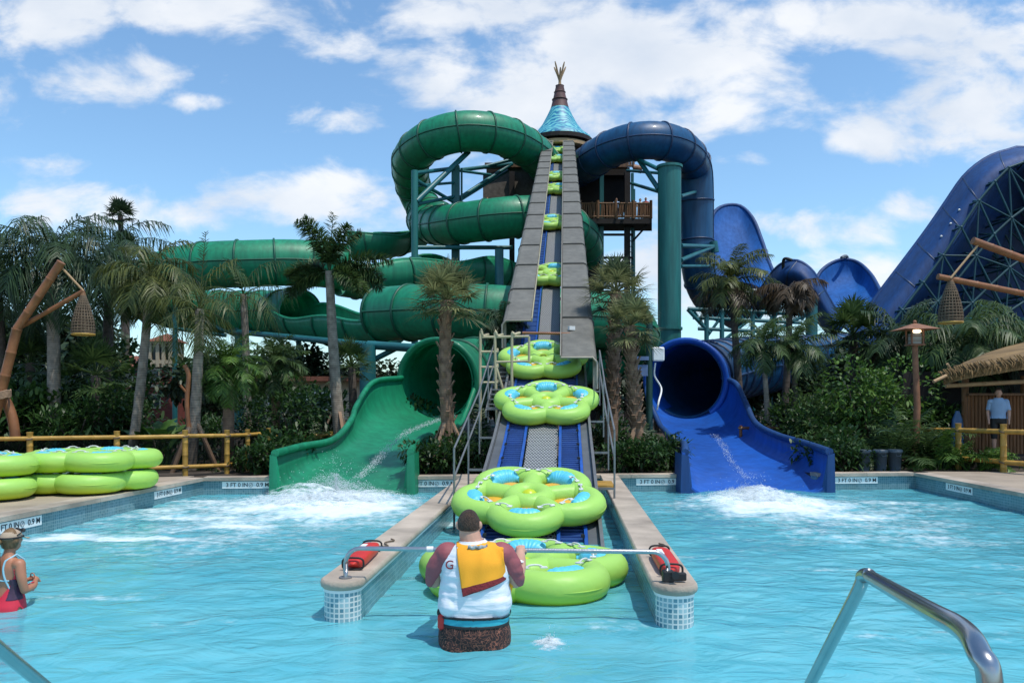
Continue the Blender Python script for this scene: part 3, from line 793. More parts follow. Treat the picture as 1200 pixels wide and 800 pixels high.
# grey canopy sheets on both sides of the slot
def canopy_z(d): return .4365*d-5.30
for sg, d0, lab in ((-1, 21.7, 'long grey canopy sheet on the green slide side of the conveyor slot'), (1, 19.1, 'long grey canopy sheet on the blue slide side of the conveyor slot')):
    root = thing('conveyor_canopy', lab, 'canopy', group='canopy sheets over the conveyor')
    m = MB(); d = d0; k = 0
    lens = 2.7
    inn, outr = (.44, 1.22) if sg < 0 else (.36, 1.20)
    prof = [(inn, 0), (inn+.03, .03), (outr-.12, .03), (outr-.04, -.01), (outr, -.10), (outr, -.30)]
    while d < 63.0:
        e = min(63.2, d+lens)-.05
        up = [[CP(sg*s, x, canopy_z(x)+z) for s, z in prof] for x in (d, e)]
        lo = [[p-V((0, 0, .025)) for p in r] for r in up]
        m.grid(up, 0, False, False); m.grid(lo, 0, False, False)
        m.grid([up[0], lo[0]], 0, False, False); m.grid([up[1], lo[1]], 0, False, False)
        d += lens
    sh_ = m.build('sheet', grey_sheet, root)
    m = MB(); d = d0+lens
    while d < 63:
        for (s_a, z_a), (s_b, z_b) in zip(prof[1:], prof[2:]): m.beam(CP(sg*s_a, d-.025, canopy_z(d)+z_a+.012), CP(sg*s_b, d-.025, canopy_z(d)+z_b+.012), .07, .03)
        d += lens
    m.build('batten', M('dark_batten', (.07, .068, .06), .7), sh_)
    m = MB(); m.beam(CP(sg*(inn-.012), d0, canopy_z(d0)+.0), CP(sg*(inn-.012), 63, canopy_z(63)+.0), .022, .10); m.build('inner_edge', beige_pipe if sg < 0 else grey_edge, root)
    m = MB(); dd = d0+.3
    while dd < 62:
        m.beam(CP(sg*(outr-.05), dd, belt_z(dd)-.1), CP(sg*(outr-.05), dd, canopy_z(dd)-.05), .07)
        m.beam(CP(sg*(outr-.03), dd, canopy_z(dd)-.06), CP(sg*inn, dd, canopy_z(dd)-.06), .05); dd += 2.7
    m.tube([CP(sg*outr, d0-.03, canopy_z(d0)-.75), CP(sg*outr, d0-.03, canopy_z(d0)-.12), CP(sg*(outr-.1), d0-.03, canopy_z(d0)-.01), CP(sg*inn, d0-.03, canopy_z(d0)-.01)], .03, 8)
    m.build('frame', grey_edge, root)
    if sg > 0:
        m = MB(); q = CP(.62, d0+1.7, canopy_z(d0+1.7)+.09); m.box(q, (.16, .1, .1), .4); m.build('lamp', white, root)

# railings beside the conveyor
def railing(s, d0, d1, name, label, m_, stepped=False):
    root = thing(name, label, 'railing')
    m = MB()
    for h in (.95, .5): m.tube([CP(s, d, belt_z(d)+h) for d in (d0, (d0+d1)/2, d1)], .017, 8)
    m.build('rails', m_, root)
    d = d0
    while d <= d1+.01:
        m = MB(); m.cyl(CP(s, d, max(belt_z(d)-.35, -.02 if d < 18 else .3)), CP(s, d, belt_z(d)+.95), .017, n=8)
        m.beam(CP(s, d, belt_z(d)-.02), CP(s-(.35 if s > 0 else -.35), d, belt_z(d)-.02), .04); m.build('post', m_, root); d += 1.9
    return root
railing(-1.28, 12.6, 19.8, 'stair_railing', 'galvanised stair railing on the green slide side of the belt', galv)
railing(1.27, 13.6, 19.3, 'stair_railing', 'galvanised stair railing on the blue slide side of the belt', galv)
st = thing('service_stairs', 'narrow metal service stairs between the green slide exit and the belt', 'stairs')
d = 18.3; 
m = MB()
while d < 21.3: m.box(CP(-1.14, d, belt_z(d)-.05), (.34, .24, .03)); d += .3
m.build('treads', galv, st)
m = MB(); m.beam(CP(-1.32, 18.2, belt_z(18.2)-.12), CP(-1.32, 21.4, belt_z(21.4)-.12), .04, .16); m.build('stringer', galv, st)

# beige pipe cage on the left, in front of the canopy
cg = thing('pipe_cage', 'beige pipe ladder cage standing beside the belt below the canopy', 'ladder cage')
y0 = 19.6
def q(px, py, d=y0): return P(px, py, d)
m = MB()
for (a, b) in (((563, 540), (563, 398)), ((583, 520), (580, 398)), ((600, 470), (600, 396))):
    m.tube(cr([q(*a), q(*b), q(b[0]+3, b[1]-4, y0), q(b[0]+9, b[1]-6, y0+.25)], 5), .035, 8)
m.build('uprights', beige_pipe, cg)
m = MB()
for py in (395, 412, 430, 448): 
    m.cyl(q(563, py), q(583, py), .028, n=8)
    m.cyl(q(583, py, y0), q(583, py-3, y0+1.2), .028, n=8)
for py in (395, 424, 470): m.cyl(q(580, py), q(620, py-1), .028, n=8)
m.cyl(q(620, 394), q(620, 424), .03, n=8); m.cyl(q(563, 395), q(620, 394), .03, n=8)
m.cyl(q(580, 425), q(600, 490), .03, n=8)
m.build('rungs', beige_pipe, cg)
bb = thing('barrier_bar', 'thin brown bar across the slot below the canopy', 'bar')
m = MB(); m.cyl(P(612, 390, 20.6), P(668, 391, 20.6), .035, n=8); m.build('rod', bamboo_red, bb)
m = MB(); m.cyl(P(663, 391, 20.6), P(661, 418, 20.6), .025, n=8); m.build('upright', galv, bb)

# small yellow plank platform on the right of the belt
pl = thing('plank_platform', 'small yellow plank platform on pipe legs at the blue slide side railing foot', 'platform')
m = MB(); c = CP(1.14, 15.4, .43); m.box(c, (.42, .9, .05), -.0645); m.build('planks', bamboo, pl)
m = MB()
for a in (-.18, .18):
    for b in (-.4, .4): m.cyl((c.x+a, c.y+b, -.6), (c.x+a, c.y+b, .41), .025, n=8)
m.build('legs', galv, pl)

# hand rails of the steps in the foreground
def handrail(pts, label):
    root = thing('hand_rail', label, 'hand rail')
    m = MB(); m.tube(cr(pts, 8), .0245, 20); m.build('tube', chrome, root)
    for p in (pts[0], pts[-1]):
        if p[2] > 0: 
            m = MB(); m.cyl((p[0], p[1], DZ-.004), (p[0], p[1], DZ+.02), .055, n=24); m.build('flange', chrome, root)
a = P(1015, 673, 3.0); b = P(1117, 729, 1.95)
d_ = V((a.x-.02, a.y, a.z))
leg = P(950, 800, 3.62)
dirv = (leg-a).normalized()
handrail([tuple(P(1166, 850, 1.58)+V((.02, -.03, -.75))), tuple(P(1164, 850, 1.6)+V((0, 0, -.3))), tuple(P(1161, 812, 1.62)), tuple(P(1148, 766, 1.66)), tuple(P(1128, 737, 1.8)), tuple(b+V((-.01, .1, .005))),
          tuple(a.lerp(b, .12)), tuple(a.lerp(b, .045)+V((0, 0, .004))), tuple(a+V((0, .03, -.012))), tuple(a+dirv*.09), tuple(a+dirv*.5), tuple(leg), tuple(leg+dirv*.5), tuple(leg+dirv*2.2)],
         'polished steel hand rail with two bends rising from the water in the right corner')
l1 = P(0, 760, 3.0); l2 = P(52, 803, 3.35); dl = (l2-l1).normalized()
top = l1-dl*.28
handrail([(top.x-.25, 1.25, DZ), (top.x-.22, 1.27, .9), (top.x-.21, 1.4, top.z+.02), (top.x-.18, 1.7, top.z+.05), (top.x-.06, top.y-.45, top.z+.045), (top.x-.01, top.y-.1, top.z+.02), tuple(top+dl*.06), tuple(l1), tuple(l2), tuple(l2+dl*2)],
         'polished steel hand rail cut off by the corner of the picture near the woman swimmer')
# ---------------------------------------------------------------- slides
def spine(keys, step=.6):
    return resample(cr([tuple(P(*k)) for k in keys], 10), step)
def tangents(p):
    n = len(p); return [(p[min(i+1, n-1)]-p[max(i-1, 0)]).normalized() for i in range(n)]
def frames(p):
    fr = []; last = V((1, 0, 0))
    for t in tangents(p):
        s = t.cross(V((0, 0, 1)))
        if s.length < .25: s = last-t*last.dot(t)
        s.normalize()
        if s.dot(last) < 0 and abs(t.z) > .6: s = -s
        last = s; fr.append((t, s, s.cross(t)))
    return fr
def tube_part(root, name, keys, r, mat, ringmat, ring_step=2.3, seam=True, n=30, ring=.075, start_skip=0, inside=None):
    p = spine(keys, .5)
    m = MB(); m.tube(p, r, n, caps=False); 
    o = m.build(name, [mat], root)
    so_ = o.modifiers.new('thick', 'SOLIDIFY'); so_.thickness = .05; so_.offset = -1
    t = tangents(p); k = max(1, int(ring_step/.5)); i = 0
    while i < len(p):
        m = MB(); tt = t[i]; m.tube([p[i]-tt*.06, p[i]-tt*.05, p[i]+tt*.05, p[i]+tt*.06], [r+.004, r+ring, r+ring, r+.004], n, caps=False)
        # bolted lug on top of the flange
        m.build('flange_ring', ringmat, o); i += k
    if seam:
        fr = frames(p); m = MB()
        for sg in (-1, 1): m.tube([a+f[1]*sg*(r+.0)+f[2]*.0 for a, f in zip(p, fr)], .055, 6)
        m.build('seam', ringmat, o)
    return o, p
def flume_part(root, name, keys, r, mat, ringmat, aL=100, aR=100, wave=0, lip=.09):
    """open half pipe; wave raises and lowers the rims along the run as on the real flume"""
    p = spine(keys, .5); fr = frames(p); m = MB(); rows = []; lipL = []; lipR = []; n = 22; th = .06
    for i, (c, f) in enumerate(zip(p, fr)):
        w = wave*sin(i*.42)
        a0 = -radians(aL+w); a1 = radians(aR-w)
        ins = [c+f[1]*(r*sin(a))-f[2]*(r*cos(a)) for a in [a0+(a1-a0)*k/n for k in range(n+1)]]
        outs = [c+f[1]*((r+th)*sin(a))-f[2]*((r+th)*cos(a)) for a in [a1+(a0-a1)*k/n for k in range(n+1)]]
        rows.append(ins+outs); lipL.append(ins[0]); lipR.append(ins[-1])
    m.grid(rows, 0, True, True, True, True)
    m.tube(lipL, lip, 8); m.tube(lipR, lip, 8)
    o = m.build(name, mat, root)
    i = 3
    while i < len(p):
        c, f = p[i], fr[i]; w = wave*sin(i*.42)
        mm = MB(); a0, a1 = -radians(aL+w), radians(aR-w); rows = []
        for k in range(25):
            a = a0+(a1-a0)*k/24
            e = f[1]*sin(a)-f[2]*cos(a)
            rows.append([c+e*(r+th-.005)-f[0]*.05, c+e*(r+th+.08)-f[0]*.05, c+e*(r+th+.08)+f[0]*.05, c+e*(r+th-.005)+f[0]*.05])
        mm.grid(rows, 0, True, False, True, True); mm.build('flange_rib', ringmat, o); i += 6
    return o
def chute_part(root, name, st, mat, lipmat):
    """exit flume lofted through stations (left rim, floor centre, right rim)"""
    sts = cr([(d, *L_, *B_, *R_) for d, L_, B_, R_ in st], 7)
    m = MB(); rows = []; lipL = []; lipR = []; n = 30
    for qi, q in enumerate(sts):
        tb = max(0, min(1, (qi/(len(sts)-1)-.55)/.42)); tb = tb*tb*(3-2*tb); eh = .72+.28*tb; ev = .36+.64*tb
        d = q[0]; Lp, Bp, Rp = P(q[1], q[2], d), P(q[3], q[4], d), P(q[5], q[6], d)
        ins = []
        for k in range(n+1):
            f = -pi/2+pi*k/n; s = abs(sin(f)); c = cos(f); W = (Lp if f < 0 else Rp)-Bp
            # width grows fast then the wall stands up
            hor = s**eh if s > 0 else 0; ver = (1-max(c, 0)**ev)
            ins.append(Bp+V((W.x*hor, W.y*hor, W.z*ver)))
        outs = []
        for k in range(n, -1, -1):
            a = ins[max(k-1, 0)]; b = ins[min(k+1, n)]; t = (b-a).normalized(); nn = V((t.z, 0, -t.x))
            outs.append(ins[k]+nn*.07)
        rows.append(ins+outs); lipL.append(ins[0]); lipR.append(ins[-1])
    m.grid(rows, 0, True, True, True, True)
    o = m.build(name, mat, root)
    m = MB(); m.tube(lipL, .085, 10); m.tube(lipR, .085, 10); m.build('rim', lipmat, o)
    # front skirt: closes the outside of the flume down to the water
    m = MB(); r0 = rows[0][:n+1]
    for sg, idx in ((-1, range(0, n//2+1)), (1, range(n, n//2-1, -1))):
        m = MB(); a = [r0[i] for i in idx]; b = [V((p.x+sg*.09*(1-i/len(a)), p.y-.05, -.4)) for i, p in enumerate(a)]
        # skirt hangs from the outer edge of the wall
        w0 = a[0]; 
        m.grid([[V((w0.x+sg*.09, w0.y-.06, w0.z-.03)), V((w0.x+sg*.12, w0.y-.06, -.5))], [V((w0.x-sg*.06, w0.y-.07, w0.z-.07)), V((w0.x-sg*.09, w0.y-.07, -.5))]], 0, False, False)
        m.grid([[V((w0.x+sg*.09, w0.y-.06, w0.z-.03)), V((w0.x+sg*.12, w0.y-.06, -.5))], [V((w0.x+sg*.12, w0.y+.5, w0.z)), V((w0.x+sg*.15, w0.y+.5, -.5))]], 0, False, True)
        m.grid([[V((w0.x-sg*.06, w0.y-.07, w0.z-.07)), V((w0.x-sg*.09, w0.y-.07, -.5))], [a[5]+V((0, .02, .0)), V((a[5].x, a[5].y+.02, -.5))]], 0, False, True)
        hi = [V((p.x, p.y-.03, p.z-.05)) for p in a]; m.grid([hi, [V((p.x, p.y, -.5)) for p in hi]], 0, False, False)
        m.build('front_skirt', lipmat, o)
    return o
def mouth_part(root, name, c, r, dirv, mat, depth=1.2):
    """thick flared collar of the tube mouth"""
    c = V(c); dirv = V(dirv).normalized(); m = MB(); sx = dirv.cross(V((0, 0, 1))).normalized(); uz = sx.cross(dirv)
    m.grid([[c+dirv*o_+(sx*cos(2*pi*k/48)+uz*sin(2*pi*k/48))*q_ for k in range(-7, 32)] for o_, q_ in ((depth, r+.03), (.2, r+.13), (0, r+.18), (-.06, r+.16), (-.07, r+.08), (-.02, r), (.1, r-.03), (depth, r-.055))], 0, False)
    return m.build(name, mat, root)

gs = thing('green_water_slide', 'green tube water slide winding from the tower down to its open exit chute', 'water slide')
GR = 1.32
tube_part(gs, 'upper_loop_tube', [(645, 205, 63), (632, 186, 60), (612, 170, 57), (585, 158, 55), (545, 154, 54), (508, 163, 54.5), (484, 182, 57), (481, 202, 60), (487, 226, 62.5), (500, 248, 62), (520, 261, 58)], GR, green, green_dk)
tube_part(gs, 'middle_tube', [(497, 258, 62), (508, 264, 58), (530, 263, 54), (570, 258, 52), (612, 254, 52), (650, 256, 54), (680, 276, 58), (684, 297, 61), (665, 312, 63), (630, 318, 63)], GR, green, green_dk)
flume_part(gs, 'rear_flume', [(503, 250, 63), (490, 268, 64), (465, 278, 62), (440, 282, 60), (415, 284, 60)], 1.35, green_in, green_dk, 105, 105, 10)
flume_part(gs, 'open_flume', [(640, 318, 63), (600, 316, 59), (560, 316, 55), (510, 314, 52), (470, 320, 50), (430, 322, 48.5), (400, 318, 47.5)], 1.4, green_in, green_dk, 110, 122, 12)
tube_part(gs, 'upper_side_tube', [(405, 313, 47.7), (350, 308, 46.7), (290, 309, 46), (235, 312, 46), (190, 322, 47.5), (166, 337, 50), (172, 352, 53), (215, 362, 53), (275, 366, 51), (330, 366, 48.5), (352, 367, 47)], GR, green, green_dk)
flume_part(gs, 'lower_open_flume', [(345, 365, 47), (380, 372, 44.5), (415, 375, 42.5), (455, 371, 40)], 1.4, green_in, green_dk, 112, 86, 8)
tube_part(gs, 'lower_tube', [(448, 368, 40), (490, 366, 38.5), (545, 366, 37.5), (610, 369, 37.5), (680, 373, 38), (728, 379, 40), (742, 396, 42.5), (715, 414, 43), (660, 424, 40), (600, 428, 35.5), (555, 437, 31), (513, 446, 27.9)], GR, green, green_dk)
mouth_part(gs, 'tube_mouth', P(513, 446, 27.75), 1.32, P(548, 438, 31)-P(513, 446, 27.75), green_in)
chute_part(gs, 'exit_chute', [(17.28, (322, 531), (402, 583), (481, 530)), (19.0, (352, 523), (425, 558), (486, 521)), (20.7, (390, 515), (450, 538), (497, 512)), (22.3, (411, 493), (470, 522), (511, 508)),
      (24, (418, 475), (487, 508), (525, 503)), (26, (437, 448), (503, 496), (541, 494)), (27.7, (467, 443), (513, 491), (558, 450)), (28.4, (472, 442), (517, 489), (561, 444))], green_in, green)
bs = thing('blue_water_slide', 'blue tube water slide dropping from the tower to its open exit chute', 'water slide')
BR = 1.25
tube_part(bs, 'upper_loop_tube', [(665, 205, 64), (685, 195, 61), (700, 184, 58), (722, 172, 56), (752, 165, 55), (782, 167, 55.5), (803, 178, 57.5), (813, 194, 59.5)], BR, blue_tube, blue_dk)
tube_part(bs, 'drop_tube', [(812, 190, 59.3), (815, 205, 60), (816, 235, 60.3), (816, 270, 60.5), (817, 300, 60.5), (822, 330, 61), (835, 352, 62.5), (862, 366, 65)], BR, blue_tube, blue_dk, 3.2)
tube_part(bs, 'lower_tube', [(803, 446, 27.9), (828, 440, 31), (862, 432, 35), (905, 426, 39), (950, 422, 44), (1000, 415, 50)], 1.30, blue_tube, blue_dk, 1.7)
mouth_part(bs, 'tube_mouth', P(803, 446, 27.75), 1.3, P(828, 440, 31)-P(803, 446, 27.75), blue_in)
chute_part(bs, 'exit_chute', [(17.7, (803, 530), (888, 583), (972, 529)), (19.5, (802, 521), (872, 557), (946, 520)), (21.2, (797, 518), (853, 540), (912, 510)), (23, (788, 513), (835, 524), (886, 496)),
      (24.7, (780, 505), (820, 511), (874, 472)), (26.4, (772, 495), (810, 500), (863, 450)), (27.7, (758, 460), (803, 491), (848, 443)), (28.4, (764, 447), (807, 489), (851, 443))], blue_in, blue)

# the huge blue wave flume beyond the trees
ws = thing('blue_wave_slide', 'huge blue wave wall slide rising on a steel lattice beyond the trees', 'water slide')
def loft(curves, nu=40, nv=6):
    cs = []
    for c in curves:
        p = [V(q) for q in cr([tuple(P(*k)) for k in c], 12)]
        L = [0]
        for a, b in zip(p, p[1:]): L.append(L[-1]+(b-a).length)
        o = []; j = 0
        for i in range(nu+1):
            t = L[-1]*i/nu
            while j < len(L)-2 and L[j+1] < t: j += 1
            o.append(tuple(p[j].lerp(p[j+1], min(1, (t-L[j])/max(1e-9, L[j+1]-L[j])))))
        cs.append(o)
    cols = [cr([c[i] for c in cs], nv) for i in range(nu+1)]
    return [[V(cols[i][j]) for i in range(nu+1)] for j in range(len(cols[0]))]
def shell(root, name, curves, mat, rim=.14, th=.12, seams=6, seam_mat=None):
    rows = loft(curves); m = MB(); m.grid(rows)
    o = m.build(name, mat, root)
    sd = o.modifiers.new('thick', 'SOLIDIFY'); sd.thickness = th; sd.offset = 0
    m = MB(); m.tube(rows[0], rim, 8); m.build('rim', blue, o)
    if seam_mat:
        n = len(rows[0])-1; m = MB()
        for k in range(1, seams):
            i = round(n*k/seams); m.tube([r[i] for r in rows], .09, 6)
        m.build('flange', seam_mat, o)
    return o, rows
shell(ws, 'tall_wave_wall', [[(833, 262, 67), (838, 248, 67.5), (850, 241, 68), (868, 242, 68), (882, 256, 67), (892, 280, 65.5), (900, 304, 63.5), (909, 326, 61)],
      [(833, 290, 66), (842, 275, 66.6), (853, 268, 67), (866, 270, 67), (876, 284, 66), (885, 300, 64.5), (894, 315, 62.5), (905, 332, 60.5)],
      [(833, 335, 63), (842, 334, 63), (852, 334, 63), (862, 335, 62.5), (872, 336, 62), (882, 337, 61), (893, 339, 60), (905, 341, 59)]], blue_wave, .16)
shell(ws, 'crest_side', [[(880, 352, 60), (893, 337, 58), (904, 321, 55.5), (917, 309, 53.5), (934, 306, 52.5), (950, 316, 52), (962, 334, 52), (974, 355, 52), (990, 382, 52)],
      [(880, 362, 60), (892, 351, 57.5), (903, 337, 55), (915, 325, 52.8), (932, 323, 51.8), (946, 333, 51.2), (957, 349, 51.2), (968, 367, 51.2), (984, 390, 51.2)],
      [(878, 378, 62), (890, 372, 60), (902, 362, 57.5), (914, 348, 55.5), (929, 345, 55), (940, 353, 54.5), (950, 366, 54.5), (962, 382, 54.5), (978, 400, 54.5)]], blue, .13, seams=5, seam_mat=blue_dk)
shell(ws, 'crest_inside', [[(880, 352, 60), (893, 337, 58), (904, 321, 55.5), (917, 309, 53.5), (934, 306, 52.5), (950, 316, 52), (962, 334, 52), (974, 355, 52), (990, 382, 52)],
      [(888, 354, 62), (900, 342, 60.5), (911, 328, 59), (922, 317, 57.5), (938, 316, 57), (954, 327, 57), (966, 345, 57), (978, 364, 56.5), (994, 388, 55.5)],
      [(896, 350, 64), (908, 340, 63), (919, 328, 62.2), (930, 322, 62), (946, 324, 62), (958, 334, 62), (970, 350, 61), (982, 368, 60), (998, 390, 58)]], blue_wave, .08)
shell(ws, 'wave_bowl', [[(955, 331, 64.5), (962, 318, 65.2), (975, 308, 66), (990, 304, 66), (1006, 308, 65.5), (1020, 321, 63.5), (1029, 336, 61), (1036, 350, 58)],
      [(964, 350, 64), (972, 342, 64.5), (982, 337, 65), (994, 335, 65), (1004, 337, 64.5), (1012, 343, 63), (1019, 350, 61.5), (1028, 357, 59)],
      [(972, 366, 60), (984, 375, 59), (994, 382, 58), (1004, 388, 56), (1012, 390, 54), (1019, 388, 53), (1026, 380, 52), (1034, 368, 52)]], blue_wave, .15)
rp_, rrows = shell(ws, 'rising_wave_wall', [
      [(996, 394, 49), (1015, 366, 49), (1036, 337, 49), (1062, 303, 49), (1088, 268, 49), (1110, 236, 49), (1128, 210, 49), (1145, 194, 49), (1163, 183, 49), (1182, 177, 49), (1200, 174, 49), (1240, 186, 49), (1290, 225, 49)],
      [(1009, 401, 46.9), (1026, 376, 46.9), (1044, 351, 46.9), (1073, 314, 46.9), (1101, 278, 46.9), (1124, 244, 46.9), (1142, 216, 46.9), (1158, 200, 46.9), (1174, 189, 46.9), (1189, 184, 46.9), (1203, 181, 46.9), (1239, 193, 46.9), (1287, 231, 46.9)],
      [(1022, 408, 46.4), (1038, 386, 46.4), (1053, 365, 46.4), (1084, 326, 46.4), (1114, 288, 46.4), (1138, 252, 46.4), (1157, 222, 46.4), (1171, 207, 46.4), (1186, 196, 46.4), (1196, 191, 46.4), (1206, 188, 46.4), (1238, 200, 46.4), (1284, 238, 46.4)]],
      blue, .17, .14, 9, blue_dk)
keel = [(1022, 408), (1038, 386), (1053, 365), (1084, 326), (1114, 288), (1138, 252), (1157, 222), (1171, 207), (1186, 196), (1196, 191), (1206, 188), (1238, 200), (1284, 238)]
shell(ws, 'underside', [[(x, y, 46.3) for x, y in keel], [(x+60, y+40, 52) for x, y in keel], [(x+150, y+115, 60) for x, y in keel], [(x+260, y+220, 67) for x, y in keel]], blue, .1, .14)
# small white fixings on the panel
m = MB()
for px, py in ((1136, 231), (1124, 246), (1114, 262), (1103, 277)): m.ell(P(px, py, 46.7), .07, 8, 6)
m.build('fixing', white, rp_)
# water jets and pipes of the wave bowl
m = MB(); m.tube(cr([P(993, 315, 66.4), P(993, 302, 66.2), P(990, 300, 65.5), P(986, 302, 65)], 5), .12, 8); m.build('jet_pipe', galv, ws)
m = MB(); m.tube(cr([P(918, 320, 53), P(918, 306, 52.6), P(921, 303, 52.4), P(928, 305, 52.2)], 5), .1, 8); m.build('jet_pipe', black, ws)

# steel lattice under the wave wall
lt = thing('steel_lattice', 'teal steel lattice carrying the rising blue wave wall', 'steel frame')
def lat_node(i, j, lay):
    # i along the slope, j away from the wall towards the ground
    t = i/11
    A = V(cr([tuple(P(1040, 386, 45.6)), tuple(P(1100, 307, 45.6)), tuple(P(1157, 223, 45.6)), tuple(P(1206, 190, 45.6)), tuple(P(1285, 240, 45.6))], 11)[round(t*44)])
    Bq = V(cr([tuple(P(1120, 452, 45.2)), tuple(P(1185, 440, 45.2)), tuple(P(1250, 430, 45.2)), tuple(P(1330, 420, 45.2)), tuple(P(1420, 410, 45.2))], 11)[round(t*44)])
    p = A.lerp(Bq, j/5); p = p+V((0, lay*4.5, 0)); return p
m = MB(); 
def mem(a, b, r=.055): m.cyl(a, b, r, n=6)
for lay in (0, 1):
    for i in range(12):
        for j in range(6):
            a = lat_node(i, j, lay)
            if i < 11: mem(a, lat_node(i+1, j, lay), .075)
            if j < 5: mem(a, lat_node(i, j+1, lay), .065)
            if i < 11 and j < 5:
                if (i+j) % 2: mem(a, lat_node(i+1, j+1, lay))
                else: mem(lat_node(i+1, j, lay), lat_node(i, j+1, lay))
for i in range(0, 12):
    for j in range(0, 6):
        mem(lat_node(i, j, 0), lat_node(i, j, 1), .06)
        if i < 11: mem(lat_node(i, j, 0), lat_node(i+1, j, 1), .05)
m.build('members', teal_dk, lt)
m = MB()
for i in range(12):
    for j in range(6): m.ell(lat_node(i, j, 0), .10, 8, 6)
m.build('nodes', teal_dk, lt)
m = MB()
for px in (1133, 1200): m.cyl(P(px, 372, 44.5), V(((px-600)*44.5/F, 44.5, .3)), .26, n=12)
m.cyl(P(1165, 372, 44.8), V((25.5, 44.5, .3)), .2, n=10); m.cyl(P(1210, 395, 44.8), V((26, 43.5, .3)), .2, n=10)
m.build('columns', teal, lt)

# supports
def column(name, label, pts, r, mat=None, group=None, collars=()):
    root = thing(name, label, 'steel column', group=group)
    m = MB(); m.tube(pts, r, 24, caps=True); m.build('shaft', mat or teal, root)
    a, b = V(pts[0]), V(pts[-1])
    for t in collars:
        q = a.lerp(b, t); m = MB(); m.cyl(q-V((0, 0, .08)), q+V((0, 0, .08)), r+.09, n=24); m.build('collar', mat or teal, root)
    m = MB(); m.cyl(b, b+V((0, 0, .15)), r+.25, n=20); m.build('base_plate', mat or teal, root)
    return root
def vert(px, py, d, z=.3): p = P(px, py, d); return [tuple(p), (p.x, p.y, z)]
column('slide_pillar', 'thick teal round pillar in front of the dropping blue tube', vert(784.5, 196, 52), .74, teal_lt, collars=(.0, .62))
column('slide_pillar', 'short teal pillar beneath the dead palm crown near the wave slide', vert(951, 350, 45), .32, teal)
column('slide_pillar', 'dark teal square set pillar left of the green exit mouth', vert(431, 404, 34), .34, teal)
column('slide_pillar', 'teal pillar under the far end of the long green tube', vert(283, 365, 50), .42, teal_lt)
column('slide_pillar', 'thin teal pillar under the middle green tube beside the canopy', vert(585, 292, 52), .28, teal)
fr_ = thing('slide_support_frame', 'teal steel frame standing inside the green loop at the top', 'steel frame')
m = MB()
c1, c2 = P(486, 200, 51.5), P(534, 190, 56)
m.cyl(c1, V((c1.x, c1.y, .3)), .22, n=14); m.build('front_column', teal_lt, fr_)
m = MB(); m.beam(P(534, 195, 56), V((P(534, 195, 56).x, 56, .3)), .55); m.build('rear_column', teal, fr_)
m = MB()
for a, b, r in (((486, 203, 51.5), (534, 197, 56), .13), ((486, 240, 51.5), (534, 230, 56), .11), ((488, 236, 51.5), (549, 178, 55), .19), ((489, 212, 51.5), (532, 237, 56), .12), ((534, 200, 56), (600, 192, 60), .14),
                ((534, 235, 56), (600, 192, 60), .14), ((538, 200, 56), (575, 205, 58), .1), ((534, 238, 56), (595, 200, 60), .1), ((541, 197, 56), (541, 240, 56), .07), ((534, 214, 56), (486, 218, 51.5), .09), ((565, 196, 58), (600, 187, 59), .12), ((549, 178, 55), (549, 166, 54.5), .15),
                ((486, 290, 51.5), (600, 290, 54), .14), ((486, 300, 51.5), (560, 330, 54), .1)): m.cyl(P(*a), P(*b), r, n=8)
m.build('braces', teal, fr_)
fr2 = thing('slide_support_frame', 'teal braces joining the thick round pillar to the blue tubes', 'steel frame')
m = MB()
for a, b, r in (((742, 184, 56), (775, 200, 52), .14), ((745, 182, 56), (772, 222, 52), .16), ((735, 200, 60), (773, 203, 52.5), .1), ((740, 215, 60), (773, 225, 52.5), .12), ((798, 288, 52.3), (836, 289, 59), .15), ((798, 305, 52.3), (836, 289, 59), .15), ((798, 312, 52.3), (832, 312, 59), .12), ((798, 230, 52.4), (815, 225, 59), .12), ((836, 283, 59.2), (838, 296, 59.2), .3)): m.cyl(P(*a), P(*b), r, n=8)
m.build('braces', teal, fr2)
fr3 = thing('slide_support_frame', 'dark teal lattice deck beneath the wave slide behind the tall thin palm', 'steel frame')
m = MB(); y = 46
for d in (44, 49):
    for a, b, r in (((806, 362), (945, 368), .12), ((812, 372), (940, 378), .1), ((818, 385), (890, 388), .1), ((806, 362), (832, 390), .12), ((945, 368), (900, 392), .1)): m.cyl(P(*a, d), P(*b, d), r, n=6)
    for i in range(8):
        x0 = 812+i*17; m.cyl(P(x0, 362, d), P(x0+9, 375, d), .06, n=6); m.cyl(P(x0+9, 375, d), P(x0+17, 364, d), .06, n=6)
    for px in (828, 846, 882, 907): m.cyl(P(px, 364, d), V(((px-600)*d/F, d, .3)), .13, n=8)
    m.cyl(P(828, 395, d), P(846, 370, d), .08, n=6); m.cyl(P(846, 400, d), P(882, 372, d), .08, n=6); m.cyl(P(882, 400, d), P(907, 370, d), .08, n=6)
for px in range(812, 940, 14): m.cyl(P(px, 363, 44), P(px, 363, 49), .07, n=6)
m.build('members', teal, fr3)
fr4 = thing('slide_support_frame', 'teal beams under the long green flume behind the ringed palm', 'steel frame')
m = MB()
for a, b, r in (((270, 388, 50), (430, 404, 37), .16), ((431, 404, 34.2), (520, 410, 33), .18), ((283, 380, 50), (330, 398, 48), .12), ((283, 395, 50), (240, 378, 50), .12), ((431, 425, 34.2), (470, 405, 34), .12), ((205, 385, 50), (265, 393, 50), .12), ((395, 395, 44), (431, 430, 34.4), .12)): m.cyl(P(*a), P(*b), r, n=8)
for px, py, d in ((205, 350, 50), (350, 385, 48), (395, 392, 44), (520, 395, 37), (560, 395, 37.5)): m.cyl(P(px, py, d), V(((px-600)*d/F, d, .3)), .16, n=10)
m.build('beams', teal, fr4)
